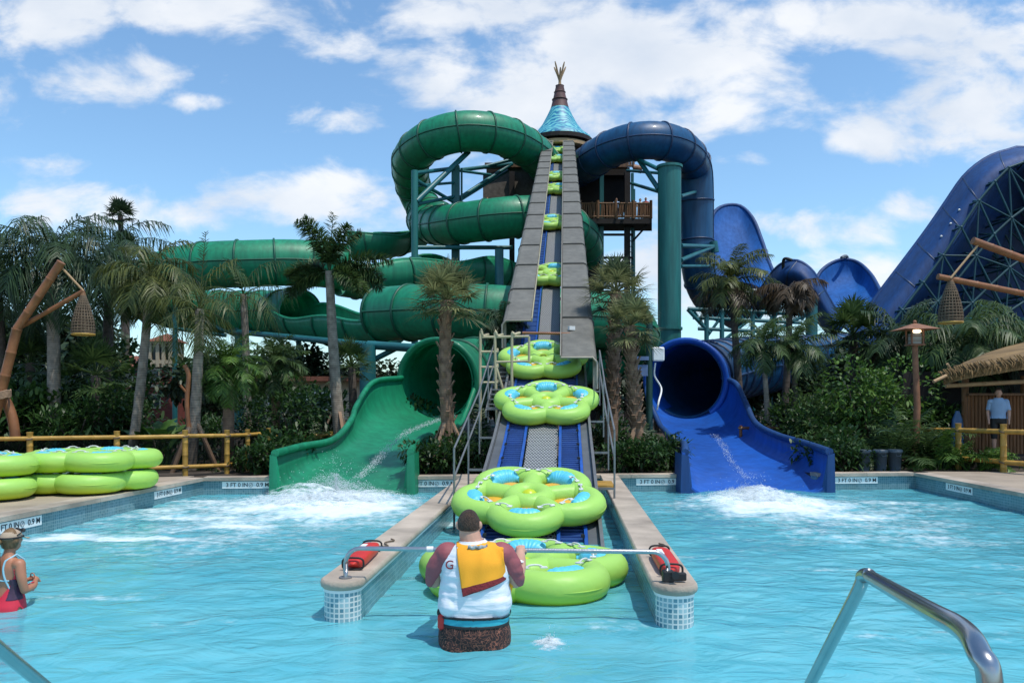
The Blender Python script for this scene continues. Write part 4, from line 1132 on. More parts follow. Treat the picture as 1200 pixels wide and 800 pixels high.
sgp = thing('speaker_pole', 'dark green pole with a white box and loudspeaker beside the blue mouth', 'pole')
m = MB(); m.tube(vert(761, 370, 22), .09, 12); m.build('shaft', M('dark_green_paint', (.008, .05, .04), .5), sgp)
m = MB(); m.box(P(771, 415, 22), (.32, .24, .38)); o = m.build('white_box', white, sgp); o.modifiers.new('b', 'BEVEL').width = .03
m = MB(); m.box(P(752, 420, 22), (.34, .3, .1)); m.box(P(752, 434, 22), (.3, .2, .3)); m.build('sensor_housing', M('blue_plastic', (.1, .16, .3), .5), sgp)
m = MB(); m.tube(cr([P(768, 425, 22), P(767, 440, 22), P(775, 455, 22), P(772, 470, 21.5), P(770, 480, 21.5)], 5), .025, 8); m.build('white_pipe', white, sgp)

# ---------------------------------------------------------------- tower
TX, TY = P(656, 0, 66.5).x, 66.5
tw = thing('slide_tower', 'tall slide tower with decks under a turquoise spire roof', 'tower')
def ngon(r, n=10, cx=TX, cy=TY, ph=.2, sx=1): return [(cx+r*sx*cos(2*pi*i/n+ph), cy+r*cos(0)*sin(2*pi*i/n+ph)) for i in range(n)]
def zz(py, d): return CH+(470-py)*d/F
m = MB(); rows = []
for r, z in ((2.62, 23.3), (2.55, 23.5), (1.95, 23.95), (1.45, 24.6), (1.05, 25.35), (.72, 26.05)):
    rows.append([(TX+r*cos(2*pi*k/32), TY+r*sin(2*pi*k/32), z) for k in range(32)])
m.grid(rows, 0, True, True, True, True); m.build('turquoise_roof', roof_turq, tw)
m = MB(); rows = []
for r, z in ((.76, 26.0), (.72, 26.1), (.5, 27.0), (.34, 27.75), (.36, 27.85)):
    rows.append([(TX+r*cos(2*pi*k/24), TY+r*sin(2*pi*k/24), z) for k in range(24)])
m.grid(rows, 0, True, True, True, True)
for z, r in ((26.7, .6), (27.3, .44)): m.tube([(TX+r*cos(2*pi*k/24), TY+r*sin(2*pi*k/24), z) for k in range(24)], .05, 6, closed=True)
sp_ = m.build('spire', roof_brown, tw)
for k in range(7):
    a = 2*pi*k/7+.3; rr = .42+.22*R.random(); h = 28.9+R.random()*1.0
    m = MB(); m.tube(cr([(TX+.14*cos(a+1.5), TY+.14*sin(a+1.5), 27.4), (TX+.05*cos(a), TY+.05*sin(a), 28.3), (TX+rr*cos(a), TY+rr*sin(a), h)], 4), [.09]*4+[.07]*4+[.04], 6); m.build('stick', stick_m, sp_)
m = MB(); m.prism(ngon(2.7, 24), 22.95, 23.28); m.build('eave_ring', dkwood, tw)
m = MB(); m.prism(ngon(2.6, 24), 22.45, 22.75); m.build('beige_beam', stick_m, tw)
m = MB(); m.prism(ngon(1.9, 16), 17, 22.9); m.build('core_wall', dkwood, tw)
# decks
TH = [(585, 240), (770, 240)]
def deckp(px0, px1, y0, y1): 
    return [((px0-600)*y0/F, y0), ((px1-600)*y0/F, y0), ((px1-600)*y1/F, y1), ((px0-600)*y1/F, y1)]
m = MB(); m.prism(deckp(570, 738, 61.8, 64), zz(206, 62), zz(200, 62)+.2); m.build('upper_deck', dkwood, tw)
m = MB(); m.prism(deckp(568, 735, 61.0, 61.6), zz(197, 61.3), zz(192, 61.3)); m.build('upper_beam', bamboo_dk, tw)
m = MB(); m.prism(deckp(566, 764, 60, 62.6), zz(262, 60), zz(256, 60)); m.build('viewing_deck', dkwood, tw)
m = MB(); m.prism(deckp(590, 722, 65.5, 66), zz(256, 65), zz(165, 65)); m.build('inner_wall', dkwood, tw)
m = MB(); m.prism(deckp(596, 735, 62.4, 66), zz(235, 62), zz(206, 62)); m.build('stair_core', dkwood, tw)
# sloping dark thatch on the left under the loop
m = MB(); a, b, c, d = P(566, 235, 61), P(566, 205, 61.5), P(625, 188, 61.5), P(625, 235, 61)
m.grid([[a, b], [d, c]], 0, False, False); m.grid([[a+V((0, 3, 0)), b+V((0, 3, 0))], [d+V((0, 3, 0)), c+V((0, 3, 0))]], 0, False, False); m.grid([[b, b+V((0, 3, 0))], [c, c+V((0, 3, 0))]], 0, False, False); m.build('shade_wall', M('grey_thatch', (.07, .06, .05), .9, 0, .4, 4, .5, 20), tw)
def picket_rail(name, a, b, h, mats, n, posts=5):
    a = V(a); b = V(b); root = MB()
    for k in (.12, .9): root.cyl(a+V((0, 0, h*k)), b+V((0, 0, h*k)), .07, n=6)
    for i in range(n+1):
        p = a.lerp(b, i/n); j = R.uniform(-.06, .06); root.cyl(p+V((j, 0, .05)), p+V((R.uniform(-.06, .06), 0, h*R.uniform(.85, 1.02))), .06, n=5)
    o = root.build(name, mats, tw)
    m = MB()
    for i in range(posts): p = a.lerp(b, i/(posts-1)); m = MB(); m.cyl(p, p+V((0, 0, h*1.08)), .11, n=8); m.build('rail_post', bamboo_dk, o)
zd = zz(256, 60)
picket_rail('viewing_deck_railing', (P(680, 0, 60).x, 60.05, zd), (P(763, 0, 60).x, 60.05, zd), 1.25, bamboo_dk, 44)
picket_rail('viewing_deck_railing', (P(763, 0, 60).x, 60.05, zd), (P(763, 0, 60).x, 62.5, zd), 1.25, bamboo_dk, 14)
picket_rail('viewing_deck_railing', (P(566, 0, 60).x, 60.05, zd), (P(618, 0, 60).x, 60.05, zd), 1.25, bamboo_dk, 24)
zu = zz(200, 62)+.2
picket_rail('upper_railing', (P(724, 0, 62).x, 61.9, zu), (P(742, 0, 62).x, 61.9, zu), 1.15, bamboo_dk, 12, 3)
picket_rail('upper_railing', (P(680, 0, 62).x, 61.9, zu-.1), (P(702, 0, 62).x, 61.9, zu-.1), 1.1, bamboo_dk, 12, 3)
m = MB(); m.tube([P(742, 197, 62), P(752, 199, 62)], .3, 10); m.build('log_end', bamboo_red, tw)
# legs
m = MB(); m.prism(deckp(689, 705, 61, 65), .3, zz(262, 60)); m.build('lift_shaft', dkwood, tw)
for px, d, w_ in ((735, 61, .42), (741, 61.3, .2), (742, 66, .3), (705, 61, .3), (600, 61, .4), (660, 66, .4)):
    x = (px-600)*d/F; m = MB(); m.beam((x, d, .3), (x, d, zz(206, 62)), w_); m.build('leg', teal if w_ < .4 else dkwood, tw)
m = MB()
for py in (275, 302, 330): m.beam(P(690, py, 61), P(742, py, 61), .16)
m.beam(P(742, 282, 61), P(760, 262, 60.5), .12); m.build('cross_beams', dkwood, tw)
m = MB()
for k in range(30):
    z = 4+k*.42; m.box((P(739, 0, 61).x, 61.15, z), (.5, .1, .05))
for e_ in (-.24, .24): m.cyl((P(739, 0, 61).x+e_, 61.15, 3.5), (P(739, 0, 61).x+e_, 61.15, 16.6), .04, n=6)
m.build('ladder', teal, tw)
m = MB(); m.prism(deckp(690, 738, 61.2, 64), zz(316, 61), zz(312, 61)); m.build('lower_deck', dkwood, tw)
# ---------------------------------------------------------------- vegetation
G0 = .33
def leaf(mb, p, d, L, w, up, bend=.25, mi=0):
    """one blade: two quads bending down towards the tip"""
    d = d.normalized(); s = d.cross(up)
    if s.length < 1e-3: s = d.orthogonal()
    s.normalize(); m_ = p+d*L*.5-V((0, 0, L*bend*.18)); e = p+d*L*.96-V((0, 0, L*bend*.75))
    b = len(mb.v)
    mb.v.extend([tuple(p-s*w*.3), tuple(p+s*w*.3), tuple(m_+s*w*.5), tuple(m_-s*w*.5), tuple(e+s*w*.08), tuple(e-s*w*.08)])
    mb.f.extend([(b, b+1, b+2, b+3), (b+3, b+2, b+4, b+5)]); mb.m.extend([mi, mi]); mb.s.extend([True, True])
def frond(mb, o, az, el, L, nl, ll, lw, grav, ld, rng, bare=.14, plume=0):
    n = 10; pts = [V(o)]; T = []
    for i in range(n):
        t = i/n; e = el-grav*t**1.2; dirv = V((cos(az)*cos(e), sin(az)*cos(e), sin(e))); T.append(dirv); pts.append(pts[-1]+dirv*L/n)
    T.append(T[-1])
    mb.tube(pts[::2]+([pts[-1]] if n % 2 else []), [.022*(1-.8*i/5)*max(1, L/2.2) for i in range(len(pts[::2])+(n % 2))], 4, caps=False)
    for i in range(nl):
        t = bare+(1-bare)*(i+rng.random()*.8)/nl; x = min(t*n, n-1e-6); k = int(x); p = pts[k].lerp(pts[k+1], x-k); tt = T[k]
        s = tt.cross(V((0, 0, 1)))
        if s.length < .05: s = V((-sin(az), cos(az), 0))
        s.normalize(); u_ = s.cross(tt)
        l_ = ll*max(.25, sin(pi*(.12+.80*t))**.7)*rng.uniform(.85, 1.1)
        for sg in (-1, 1):
            dd = tt*rng.uniform(.35, .75)+s*sg*rng.uniform(.7, 1)+u_*rng.uniform(-.15, .5)
            if plume: q_ = rng.uniform(0, 6.283); dd = tt*rng.uniform(.3, .7)+(s*cos(q_)+u_*sin(q_))
            leaf(mb, p, dd, l_, lw, u_, ld*rng.uniform(.7, 1.3))
def feather_crown(mb, c, nf, L, ll, lw, el0, el1, grav, ld, nl, rng, ph=0, plume=0, wings=0):
    for i in range(nf):
        t = i/(nf-1); el = el0+(el1-el0)*t**.9+rng.uniform(-.12, .12)
        az = ph+i*2.39996+rng.uniform(-.2, .2)
        if wings: az = (i % 2)*pi+rng.uniform(-.75, .75); el = 1.42+rng.uniform(-.12, .1) if i < 4 else el0-.5+(el1-el0+.4)*t
        frond(mb, c+V((0, 0, -.02*i/nf)), az, el, L*rng.uniform(.82, 1.08)*(1-.12*t), nl, ll, lw, grav*rng.uniform(.8, 1.2), ld, rng, plume=plume)
def fan_frond(mb, o, az, el, Lp, r, nb, bw, rng, droop=.4):
    dirv = V((cos(az)*cos(el), sin(az)*cos(el), sin(el))); q = V(o)+dirv*Lp-V((0, 0, Lp*.12*cos(el)))
    mb.tube([V(o), V(o)+dirv*Lp*.5, q], [.022, .018, .014], 4, caps=False)
    s = dirv.cross(V((0, 0, 1)))
    if s.length < .05: s = V((1, 0, 0))
    s.normalize(); u_ = s.cross(dirv)
    for i in range(nb):
        a = -2.2+4.4*i/(nb-1)+rng.uniform(-.05, .05)
        dd = dirv*cos(a)+s*sin(a)+u_*(.18+.12*cos(2*a))
        leaf(mb, q, dd, r*(1-.22*abs(a)/2.2)*rng.uniform(.85, 1.08), bw, u_, droop*rng.uniform(.6, 1.5))
def fan_crown(mb, c, nf, Lp, r, nb, bw, el0, el1, rng, droop=.4):
    for i in range(nf):
        t = i/(nf-1); fan_frond(mb, c, i*2.39996+rng.uniform(-.3, .3), el0+(el1-el0)*t+rng.uniform(-.15, .15), Lp*rng.uniform(.8, 1.15), r*rng.uniform(.85, 1.1), nb, bw, rng, droop)
def trunk_path(b, c, bow=.1):
    b, c = V(b), V(c); n = 10
    return [b.lerp(c, i/n)+V((bow*sin(pi*i/n), 0, 0)) for i in range(n+1)]
def palm(name, label, crown, basepx, d, kind, leafm, barkm, r0=.16, r1=.11, seed=1, braces=0, skirt=0, bow=.05, group=None, gz=G0, boots=0, spear=0, **k):
    rng = random.Random(seed); c = P(*crown, d); b = V(((basepx-600)*d/F, d, gz))
    root = thing(name, label, 'palm tree', tuple(b), group=group); rel = c-b
    tp = trunk_path((0, 0, -.1), rel, bow)
    m = MB(); n = len(tp); tp = [V(q) for q in cr([tuple(x) for x in tp], 4)]; n = len(tp)
    rad = []
    for i in range(n):
        t = i/(n-1); r = r0+(r1-r0)*t
        if t < .06: r *= 1.35-.35*t/.06
        r *= 1+.05*noise.noise(V((t*14, seed, 0)))
        rad.append(r)
    m.tube(tp, rad, 14)
    if boots:
        for i in range(boots):
            t = .30+.68*i/boots; a = i*2.39996; q = tp[min(n-1, int(t*(n-1)))]; r = r0+(r1-r0)*t
            o = V((cos(a), sin(a), 0)); e = q+o*r*.75
            m.box(e+o*.05+V((0, 0, .06)), (.03, .10, .24), (o*.85-V((0, 0, .5)), V((-sin(a), cos(a), 0)), (o*.5+V((0, 0, .85)))))
    m.build('trunk', barkm, root)
    m = MB()
    if kind == 'feather': feather_crown(m, rel, rng=rng, **k)
    else: fan_crown(m, rel, rng=rng, **k)
    if spear: 
        frond(m, rel, 1.0, 1.5, spear, 60 if k.get('plume') else 30, .34 if k.get('plume') else .3, .024, .05, .1, rng, plume=k.get('plume', 0))
    m.build('crown', leafm, root, normals=False)
    if skirt:
        m = MB()
        for i in range(skirt):
            az = i*2.39996; 
            if kind == 'feather': frond(m, rel-V((0, 0, .1)), az, rng.uniform(-.5, .15), k['L']*.75, 26, k['ll']*.9, k['lw'], 1.0, .9, rng)
            else: fan_frond(m, rel-V((0, 0, .15)), az, rng.uniform(-1.3, -.6), .5, .7, 14, .05, rng, 1.2)
        m.build('dead_fronds', leaf_dead, root, normals=False)
    for i in range(braces):
        a = 2*pi*i/braces+.5+seed; h = min(1.5, rel.z*.3); tt = h/rel.z
        q = tp[int(tt*(n-1))]; mm = MB(); mm.beam((q.x+.09*cos(a), q.y+.09*sin(a), h), (q.x+.75*cos(a), q.y+.75*sin(a), -.05), .09, .05); mm.build('brace', brace_wood, root)
    return root
FE = dict(nf=22, L=2.5, ll=.62, lw=.035, el0=1.45, el1=-.35, grav=1.5, ld=.8, nl=44)
def fe(**k): q = dict(FE); q.update(k); return q
FA = dict(nf=34, Lp=.66, r=.68, nb=24, bw=.036, el0=1.5, el1=-.55, droop=.3)
def fa(**k): q = dict(FA); q.update(k); return q

palm('feather_palm', 'tall drooping dark feather palm just behind the bent bamboo lantern pole', (60, 305), 62, 23, 'feather', leaf_dark, bark_grey, .2, .14, 3, **fe(L=2.7, nf=24, ll=.75, ld=1.3, grav=1.9, lw=.032))
palm('feather_palm', 'dark feather palm cut by the frame beyond the bamboo lantern pole', (-5, 320), 5, 24, 'feather', leaf_dark, bark_dark, .18, .13, 4, **fe(L=2.7, nf=22, ll=.7, ld=1.2, grav=1.7, lw=.032))
palm('feather_palm', 'dark feather palm filling the gap behind the hanging wicker lantern', (128, 312), 120, 27, 'feather', leaf_dark, bark_dark, .2, .14, 5, **fe(L=2.8, nf=24, ll=.75, ld=1.2, grav=1.8, lw=.036))
palm('feather_palm', 'yellowish olive drooping palm covering the far end of the green tube', (176, 328), 152, 21, 'feather', leaf_olive, bark_grey, .13, .1, 6, **fe(L=1.75, nf=19, ll=.5, ld=1.1, grav=2.0, lw=.028))
palm('feather_palm', 'slim palm with ringed grey trunk braced by timber props before the long green tube', (234, 362), 222, 19.6, 'feather', leaf_olive, bark_grey, .15, .1, 7, braces=4, spear=1.9, **fe(L=1.7, nf=12, ll=.45, ld=1.2, grav=1.7, lw=.020, nl=36, el0=1.5, el1=-.6))
palm('feather_palm', 'loose hanging palm with sparse leaves in front of the green tube and teal pillar', (285, 345), 290, 25, 'feather', leaf_mid, bark_grey, .13, .1, 8, **fe(L=2.1, nf=9, ll=.62, ld=1.6, grav=1.5, lw=.018, nl=34))
palm('feather_palm', 'tall smooth trunk palm with upright plume and two spreading wings', (386, 318), 401, 23.6, 'feather', leaf_mid, bark_grey, .19, .12, 9, braces=3, spear=1.75, bow=-.04, **fe(L=1.9, nf=15, ll=.40, ld=.3, grav=1.15, lw=.03, nl=180, wings=1, el0=1.3, el1=.0, plume=1))
palm('fan_palm', 'fan palm with rough brown trunk standing in front of the green slide mouth', (523, 352), 531, 19.8, 'fan', leaf_fan, bark_brown, .17, .14, 10, braces=4, bow=-.1, boots=40, **fa(nf=40, Lp=.62, r=.72))
palm('fan_palm', 'fan palm with crisscross bark nearer the belt beside the canopy edge', (722, 342), 715, 22.2, 'fan', leaf_fan, bark_brown, .19, .15, 12, boots=90, bow=.0, **fa(nf=36, Lp=.62, r=.66))
palm('fan_palm', 'fan palm with crisscross bark and leaning trunk nearer the blue slide mouth', (738, 382), 752, 20.2, 'fan', leaf_fan, bark_brown, .16, .13, 13, boots=80, bow=-.03, braces=2, **fa(nf=30, Lp=.52, r=.56))
palm('feather_palm', 'olive palm with dead brown skirt in front of the tall wave wall', (856, 330), 869, 28.5, 'feather', leaf_olive, bark_dark, .15, .11, 14, skirt=14, **fe(L=1.9, nf=24, ll=.5, ld=.9, grav=1.3, lw=.036))
palm('feather_palm', 'palm with a mostly dead brown crown below the crest of the wave slide', (926, 338), 915, 27, 'feather', leaf_dead, bark_dark, .13, .1, 15, skirt=12, **fe(L=1.25, nf=18, ll=.42, ld=1.0, grav=1.6, lw=.035, el0=.6, el1=-.4))
palm('feather_palm', 'short slim palm with pale thin trunk between blue tube and leafy bush', (893, 402), 900, 24.6, 'feather', leaf_mid, bark_grey, .09, .07, 16, braces=3, **fe(L=1.3, nf=16, ll=.4, ld=.8, grav=1.4, lw=.028))
palm('fan_palm', 'dark fan palm in front of the blue wave bowl', (1000, 392), 1000, 28, 'fan', leaf_mid, bark_dark, .16, .14, 17, **fa(nf=26, Lp=.8, r=.85, bw=.06))
palm('feather_palm', 'wide drooping palm in front of the steel lattice beside the lamp post', (1128, 408), 1130, 25, 'feather', leaf_mid, bark_dark, .16, .12, 18, **fe(L=2.3, nf=28, ll=.65, ld=1.2, grav=1.7, lw=.04))
palm('feather_palm', 'drooping palm over the hut roof at the picture edge', (1205, 402), 1210, 26, 'feather', leaf_mid, bark_dark, .16, .12, 19, **fe(L=2.2, nf=24, ll=.65, ld=1.2, grav=1.7, lw=.04))
palm('feather_palm', 'dark palm with upright fronds between the fan palm and the lamp post', (1055, 402), 1058, 27, 'feather', leaf_dark, bark_dark, .14, .1, 20, **fe(L=2.0, nf=24, ll=.6, ld=1.0, grav=1.3, lw=.04))
palm('pygmy_palm', 'short bright palm with thick brown trunk behind the bamboo fence', (266, 428), 265, 20.2, 'feather', leaf_bright, bark_brown, .15, .13, 21, **fe(L=1.25, nf=34, ll=.3, ld=.5, grav=1.3, lw=.022, el1=-.9))
palm('pygmy_palm', 'short shaggy palm between the teal pillar and the smooth trunk palm', (322, 425), 320, 22, 'feather', leaf_mid, bark_brown, .13, .11, 22, **fe(L=1.2, nf=28, ll=.32, ld=.6, grav=1.2, lw=.025, el1=-.9))
palm('fan_palm', 'low fan palm behind the smooth trunk palm', (412, 430), 412, 27, 'fan', leaf_mid, bark_dark, .15, .13, 23, **fa(nf=22, Lp=.65, r=.6))
palm('fan_palm', 'low dark fan palm behind the bamboo lantern pole', (35, 425), 35, 24.5, 'fan', leaf_mid, bark_dark, .15, .13, 24, **fa(nf=22, Lp=.75, r=.75, bw=.05))
palm('fan_palm', 'low fan palm below the hanging wicker lantern', (112, 440), 112, 23.5, 'fan', leaf_mid, bark_dark, .15, .13, 25, **fa(nf=24, Lp=.75, r=.75, bw=.05))
palm('feather_palm', 'small palm hanging over the green mouth beside the belt', (590, 380), 582, 24, 'feather', leaf_dark, bark_dark, .12, .09, 27, **fe(L=1.1, nf=16, ll=.4, ld=1.0, grav=1.6, lw=.03))
palm('feather_palm', 'young palm between the lattice deck and the short teal pillar', (930, 408), 928, 25, 'feather', leaf_mid, bark_dark, .1, .08, 29, **fe(L=1.4, nf=18, ll=.45, ld=1.0, grav=1.4, lw=.03))
for i, (cx, cy, bx, lab) in enumerate(((141, 252, 148, 'tallest far fan palm above the trees, its crown against the sky'), (146, 288, 150, 'second far fan palm just below the tallest one'))):
    palm('far_fan_palm', lab, (cx, cy), bx, 72, 'fan', leaf_far, bark_dark, .3, .22, 40+i, **fa(nf=24, Lp=.9, r=1.1, nb=14, bw=.14))

# leafy shrubs
def shrub_mesh(w, h, n, ll, lw, seed, blade=.35, base=.0):
    rng = random.Random(seed); m = MB(); lob = [(V((rng.uniform(-.6, .6)*w/2, rng.uniform(-.6, .6)*w/2, h*rng.uniform(.35, .75))), rng.uniform(.25, .42)) for _ in range(8)]
    for i in range(n):
        c, s = lob[rng.randrange(8)]; q = V((rng.gauss(0, 1), rng.gauss(0, 1), rng.gauss(0, 1))).normalized()*rng.uniform(.55, 1)**.5
        p = c+V((q.x*s*w, q.y*s*w, q.z*s*h)); p.z = max(.03, p.z)
        dd = (q+V((rng.gauss(0, .5), rng.gauss(0, .5), rng.gauss(.3, .5)))).normalized()
        leaf(m, p, dd, ll*rng.uniform(.6, 1.2), lw*rng.uniform(.8, 1.2), V((0, 0, 1)) if abs(dd.z) < .9 else V((1, 0, 0)), blade)
    st_ = MB()
    for c, s in lob: st_.tube(cr([(0, 0, -.05), (c.x*.4, c.y*.4, c.z*.5), tuple(c)], 4), .018, 5)
    return m, st_
def in_chute(px, d, pad):
    for st in (((17, 322, 482), (19, 352, 486), (20.7, 390, 497), (22.3, 411, 511), (24, 418, 526), (26, 437, 541), (29, 460, 575)), ((17, 803, 972), (19.5, 802, 946), (21.2, 797, 912), (23, 788, 886), (24.7, 780, 874), (26.4, 772, 863), (30, 755, 860))):
        for (d0, l0, r0), (d1, l1, r1) in zip(st, st[1:]):
            if d0 <= d < d1:
                t = (d-d0)/(d1-d0); l = l0+(l1-l0)*t; r = r0+(r1-r0)*t
                if l-pad < px < r+pad: return True
    return False
def shrub(name, label, px, d, w, h, n, ll, lw, seed, mat, group=None, blade=.35, off=0, cat='shrub'):
    root = thing(name, label, cat, ((px-600)*d/F, d, G0), group=group); a, b = shrub_mesh(w, h, n, ll, lw, seed, blade)
    a.build('foliage', mat, root, normals=False); b.build('stems', bark_dark, root); return root
def again(src, px, d, sc, rz, label):
    o = copy_tree(src); o.location = ((px-600)*d/F, d, G0); o.scale = (sc,)*3; o.rotation_euler = (0, 0, rz); o['label'] = label; return o
# low clipped shrubs right behind the back wall
hl = 'low dark green shrub in the planting strip just behind the back pool edge'
h0 = shrub('low_shrub', hl, 492, 18.7, .85, .75, 420, .15, .06, 1, leaf_shrub, 'low shrubs along the back pool edge')
h1 = shrub('low_shrub', hl, 730, 18.9, .95, .8, 460, .17, .06, 2, leaf_shrub, 'low shrubs along the back pool edge')
h2 = shrub('low_shrub', hl, 985, 19.4, .95, .85, 460, .16, .065, 3, leaf_shrub, 'low shrubs along the back pool edge')
k = 0
for px, d, sc in ((512, 18.7, .9), (528, 18.8, .95), (500, 19.6, 1.1), (522, 19.7, 1.1), (540, 19.8, 1.0), (556, 19.0, .9), (575, 19.2, .9), (752, 18.9, .85), (772, 18.9, .9), (792, 19.0, .85), (718, 18.8, .8), (740, 19.8, 1.0), (765, 20.0, 1.0), (786, 20.0, .95),
                  (964, 19.2, .9), (1003, 19.4, .75), (905, 20.6, 1.1), (932, 20.2, 1.1), (955, 20.0, 1.1), (978, 20.4, 1.2), (300, 18.6, .9), (316, 18.9, 1.0), (330, 19.6, 1.1), (285, 19.0, .75), (350, 20.0, 1.1), (1080, 20.4, .7), (1130, 19.9, .6), (1160, 19.6, .6)):
    k += 1
    if not in_chute(px, d, 14*sc): again((h0, h1, h2)[k % 3], px, d, sc, k*1.3, hl)
# medium shrubs between the palms
ml = 'dark leafy shrub in the thicket behind the bamboo fence on the green slide side'
m0 = shrub('leafy_shrub', ml, 345, 21.5, 1.7, 2.2, 1300, .2, .08, 5, leaf_shrub, 'shrubs of the thicket behind the bamboo fence')
m1 = shrub('leafy_shrub', ml, 20, 22.5, 2.0, 1.9, 1100, .26, .09, 6, leaf_shrub, 'shrubs of the thicket behind the bamboo fence')
m2 = shrub('leafy_shrub', ml, 88, 22.0, 1.9, 1.7, 1100, .3, .07, 7, leaf_shrub, 'shrubs of the thicket behind the bamboo fence')
for i, (px, d, sc) in enumerate(((130, 22.8, .9), (55, 23.5, 1.2), (105, 25, 1.4), (160, 23.4, .75), (-30, 22.5, 1.1), (240, 23.5, .75), (300, 24, .8), (370, 24.5, 1.1), (400, 23.0, .8), (450, 25.5, 1.0), (10, 26, 1.5), (70, 27, 1.6), (140, 28, 1.5), (330, 27, 1.0), (420, 28, 1.1), (-60, 25, 1.4), (480, 29, 1.0))):
    if not in_chute(px, d, 34*sc): again((m0, m1, m2)[i % 3], px, d, sc, i*1.7, ml)
rl = 'dark leafy shrub in the thicket behind the blue slide exit'
r0_ = shrub('leafy_shrub', rl, 962, 22.2, 1.8, 1.6, 1200, .2, .08, 8, leaf_shrub, 'shrubs of the thicket behind the blue slide exit')
r1_ = shrub('leafy_shrub', rl, 930, 24.2, 1.8, 1.5, 1100, .24, .08, 9, leaf_shrub, 'shrubs of the thicket behind the blue slide exit')
for i, (px, d, sc) in enumerate(((875, 24.5, .9), (970, 24, 1.1), (1030, 25, 1.3), (1085, 24.5, 1.2), (1120, 24, 1.1), (1160, 25, 1.2), (1200, 25.5, 1.2), (930, 26.5, 1.2), (985, 27, 1.4), (1240, 25, 1.3), (880, 28, 1.1), (760, 23, .75), (730, 24.5, .8), (700, 23.5, .7), (775, 22, .6), (1140, 22, .55), (1110, 21.3, .5))):
    if not in_chute(px, d, 48*sc): again((r0_, r1_)[i % 2], px, d, sc, i*2.1, rl)
shrub('leafy_tree', 'bright green leafy small tree beside the lamp post', 1015, 22.8, 2.6, 2.9, 2600, .17, .085, 10, leaf_bright, cat='tree')
shrub('leafy_tree', 'duller green leafy tree between the short teal pillar and bright green tree', 955, 23.6, 2.1, 2.3, 1600, .18, .08, 11, leaf_mid, cat='tree')
# broad leaf plant and clumping palms
def clump(name, label, px, d, nf, L, ll, lw, seed, mat, el0=1.5, el1=.5, grav=1.5, nl=24):
    rng = random.Random(seed); root = thing(name, label, 'plant', ((px-600)*d/F, d, G0)); m = MB()
    for i in range(nf):
        a = rng.uniform(0, 6.28); frond(m, V((.18*cos(a), .18*sin(a), 0)), a+rng.uniform(-.4, .4), rng.uniform(el1, el0), L*rng.uniform(.7, 1.1), nl, ll, lw, grav*rng.uniform(.6, 1.1), .5, rng, .28)
    m.build('fronds', mat, root, normals=False); return root
clump('clumping_palm', 'arching clumping palm above the grey bins', 1042, 20.5, 26, 2.0, .42, .035, 1, leaf_mid)
clump('clumping_palm', 'arching clumping palm directly beneath the lamp post', 1075, 20.9, 18, 1.7, .4, .035, 2, leaf_mid)
clump('clumping_palm', 'low grassy palm in front of the bamboo fence by the hut', 1140, 19.6, 16, 1.0, .3, .025, 3, leaf_bright)
clump('clumping_palm', 'low palm tuft beside the bamboo fence by the hut', 1100, 20.0, 14, 1.1, .34, .03, 4, leaf_bright)
clump('clumping_palm', 'dark arching palm clump beside the blue slide rim', 985, 21.3, 18, 1.5, .4, .035, 5, leaf_mid)
clump('clumping_palm', 'leafy palm clump below the fan palms beside the belt', 762, 21, 14, 1.4, .36, .035, 6, leaf_dark)
clump('clumping_palm', 'dark arching palm clump between the green slide mouth and the belt', 572, 21.2, 18, 1.9, .4, .035, 7, leaf_dark)
clump('clumping_palm', 'tufted palm between green slide rim and smooth trunk palm', 372, 22.6, 14, 1.5, .38, .03, 8, leaf_mid)
def broadleaf(label, px, d, n, h, seed, mat):
    rng = random.Random(seed); root = thing('broadleaf_plant', label, 'plant', ((px-600)*d/F, d, G0)); m = MB()
    for i in range(n):
        a = rng.uniform(0, 6.28); e = rng.uniform(.7, 1.45); L = h*rng.uniform(.5, 1); b = V((.35*rng.gauss(0, 1), .25*rng.gauss(0, 1), 0)); dv = V((cos(a)*cos(e), sin(a)*cos(e), sin(e)))
        m.tube([b, b+dv*L*.55], [.02, .012], 4, caps=False)
        leaf(m, b+dv*L*.5, dv+V((cos(a)*.5, sin(a)*.5, 0)), L*.6, L*.2, V((0, 0, 1)), .5)
    m.build('leaves', mat, root, normals=False)
broadleaf('broad leaved bright green plant below the red turret house', 190, 21.2, 46, 1.7, 1, leaf_bright)
broadleaf('broad leaved plant beside the braced slim palm trunk', 208, 20.4, 22, 1.2, 2, leaf_bright)
broadleaf('broad leaved plant behind the pygmy palm trunk', 285, 21.5, 20, 1.0, 3, leaf_shrub)
# bent reddish log leaning beside the braced palm
lg = thing('leaning_log', 'bent reddish bamboo stake beside the braced slim palm', 'stake')
m = MB(); m.tube(cr([tuple(P(221, 500, 19.2)), tuple(P(219, 470, 19.2)), tuple(P(221, 440, 19.2)), tuple(P(216, 428, 19.2))], 6), .055, 10); m.tube([P(220, 462, 19.2), P(211, 451, 19.1)], .03, 8); m.build('stake', bamboo_red, lg)
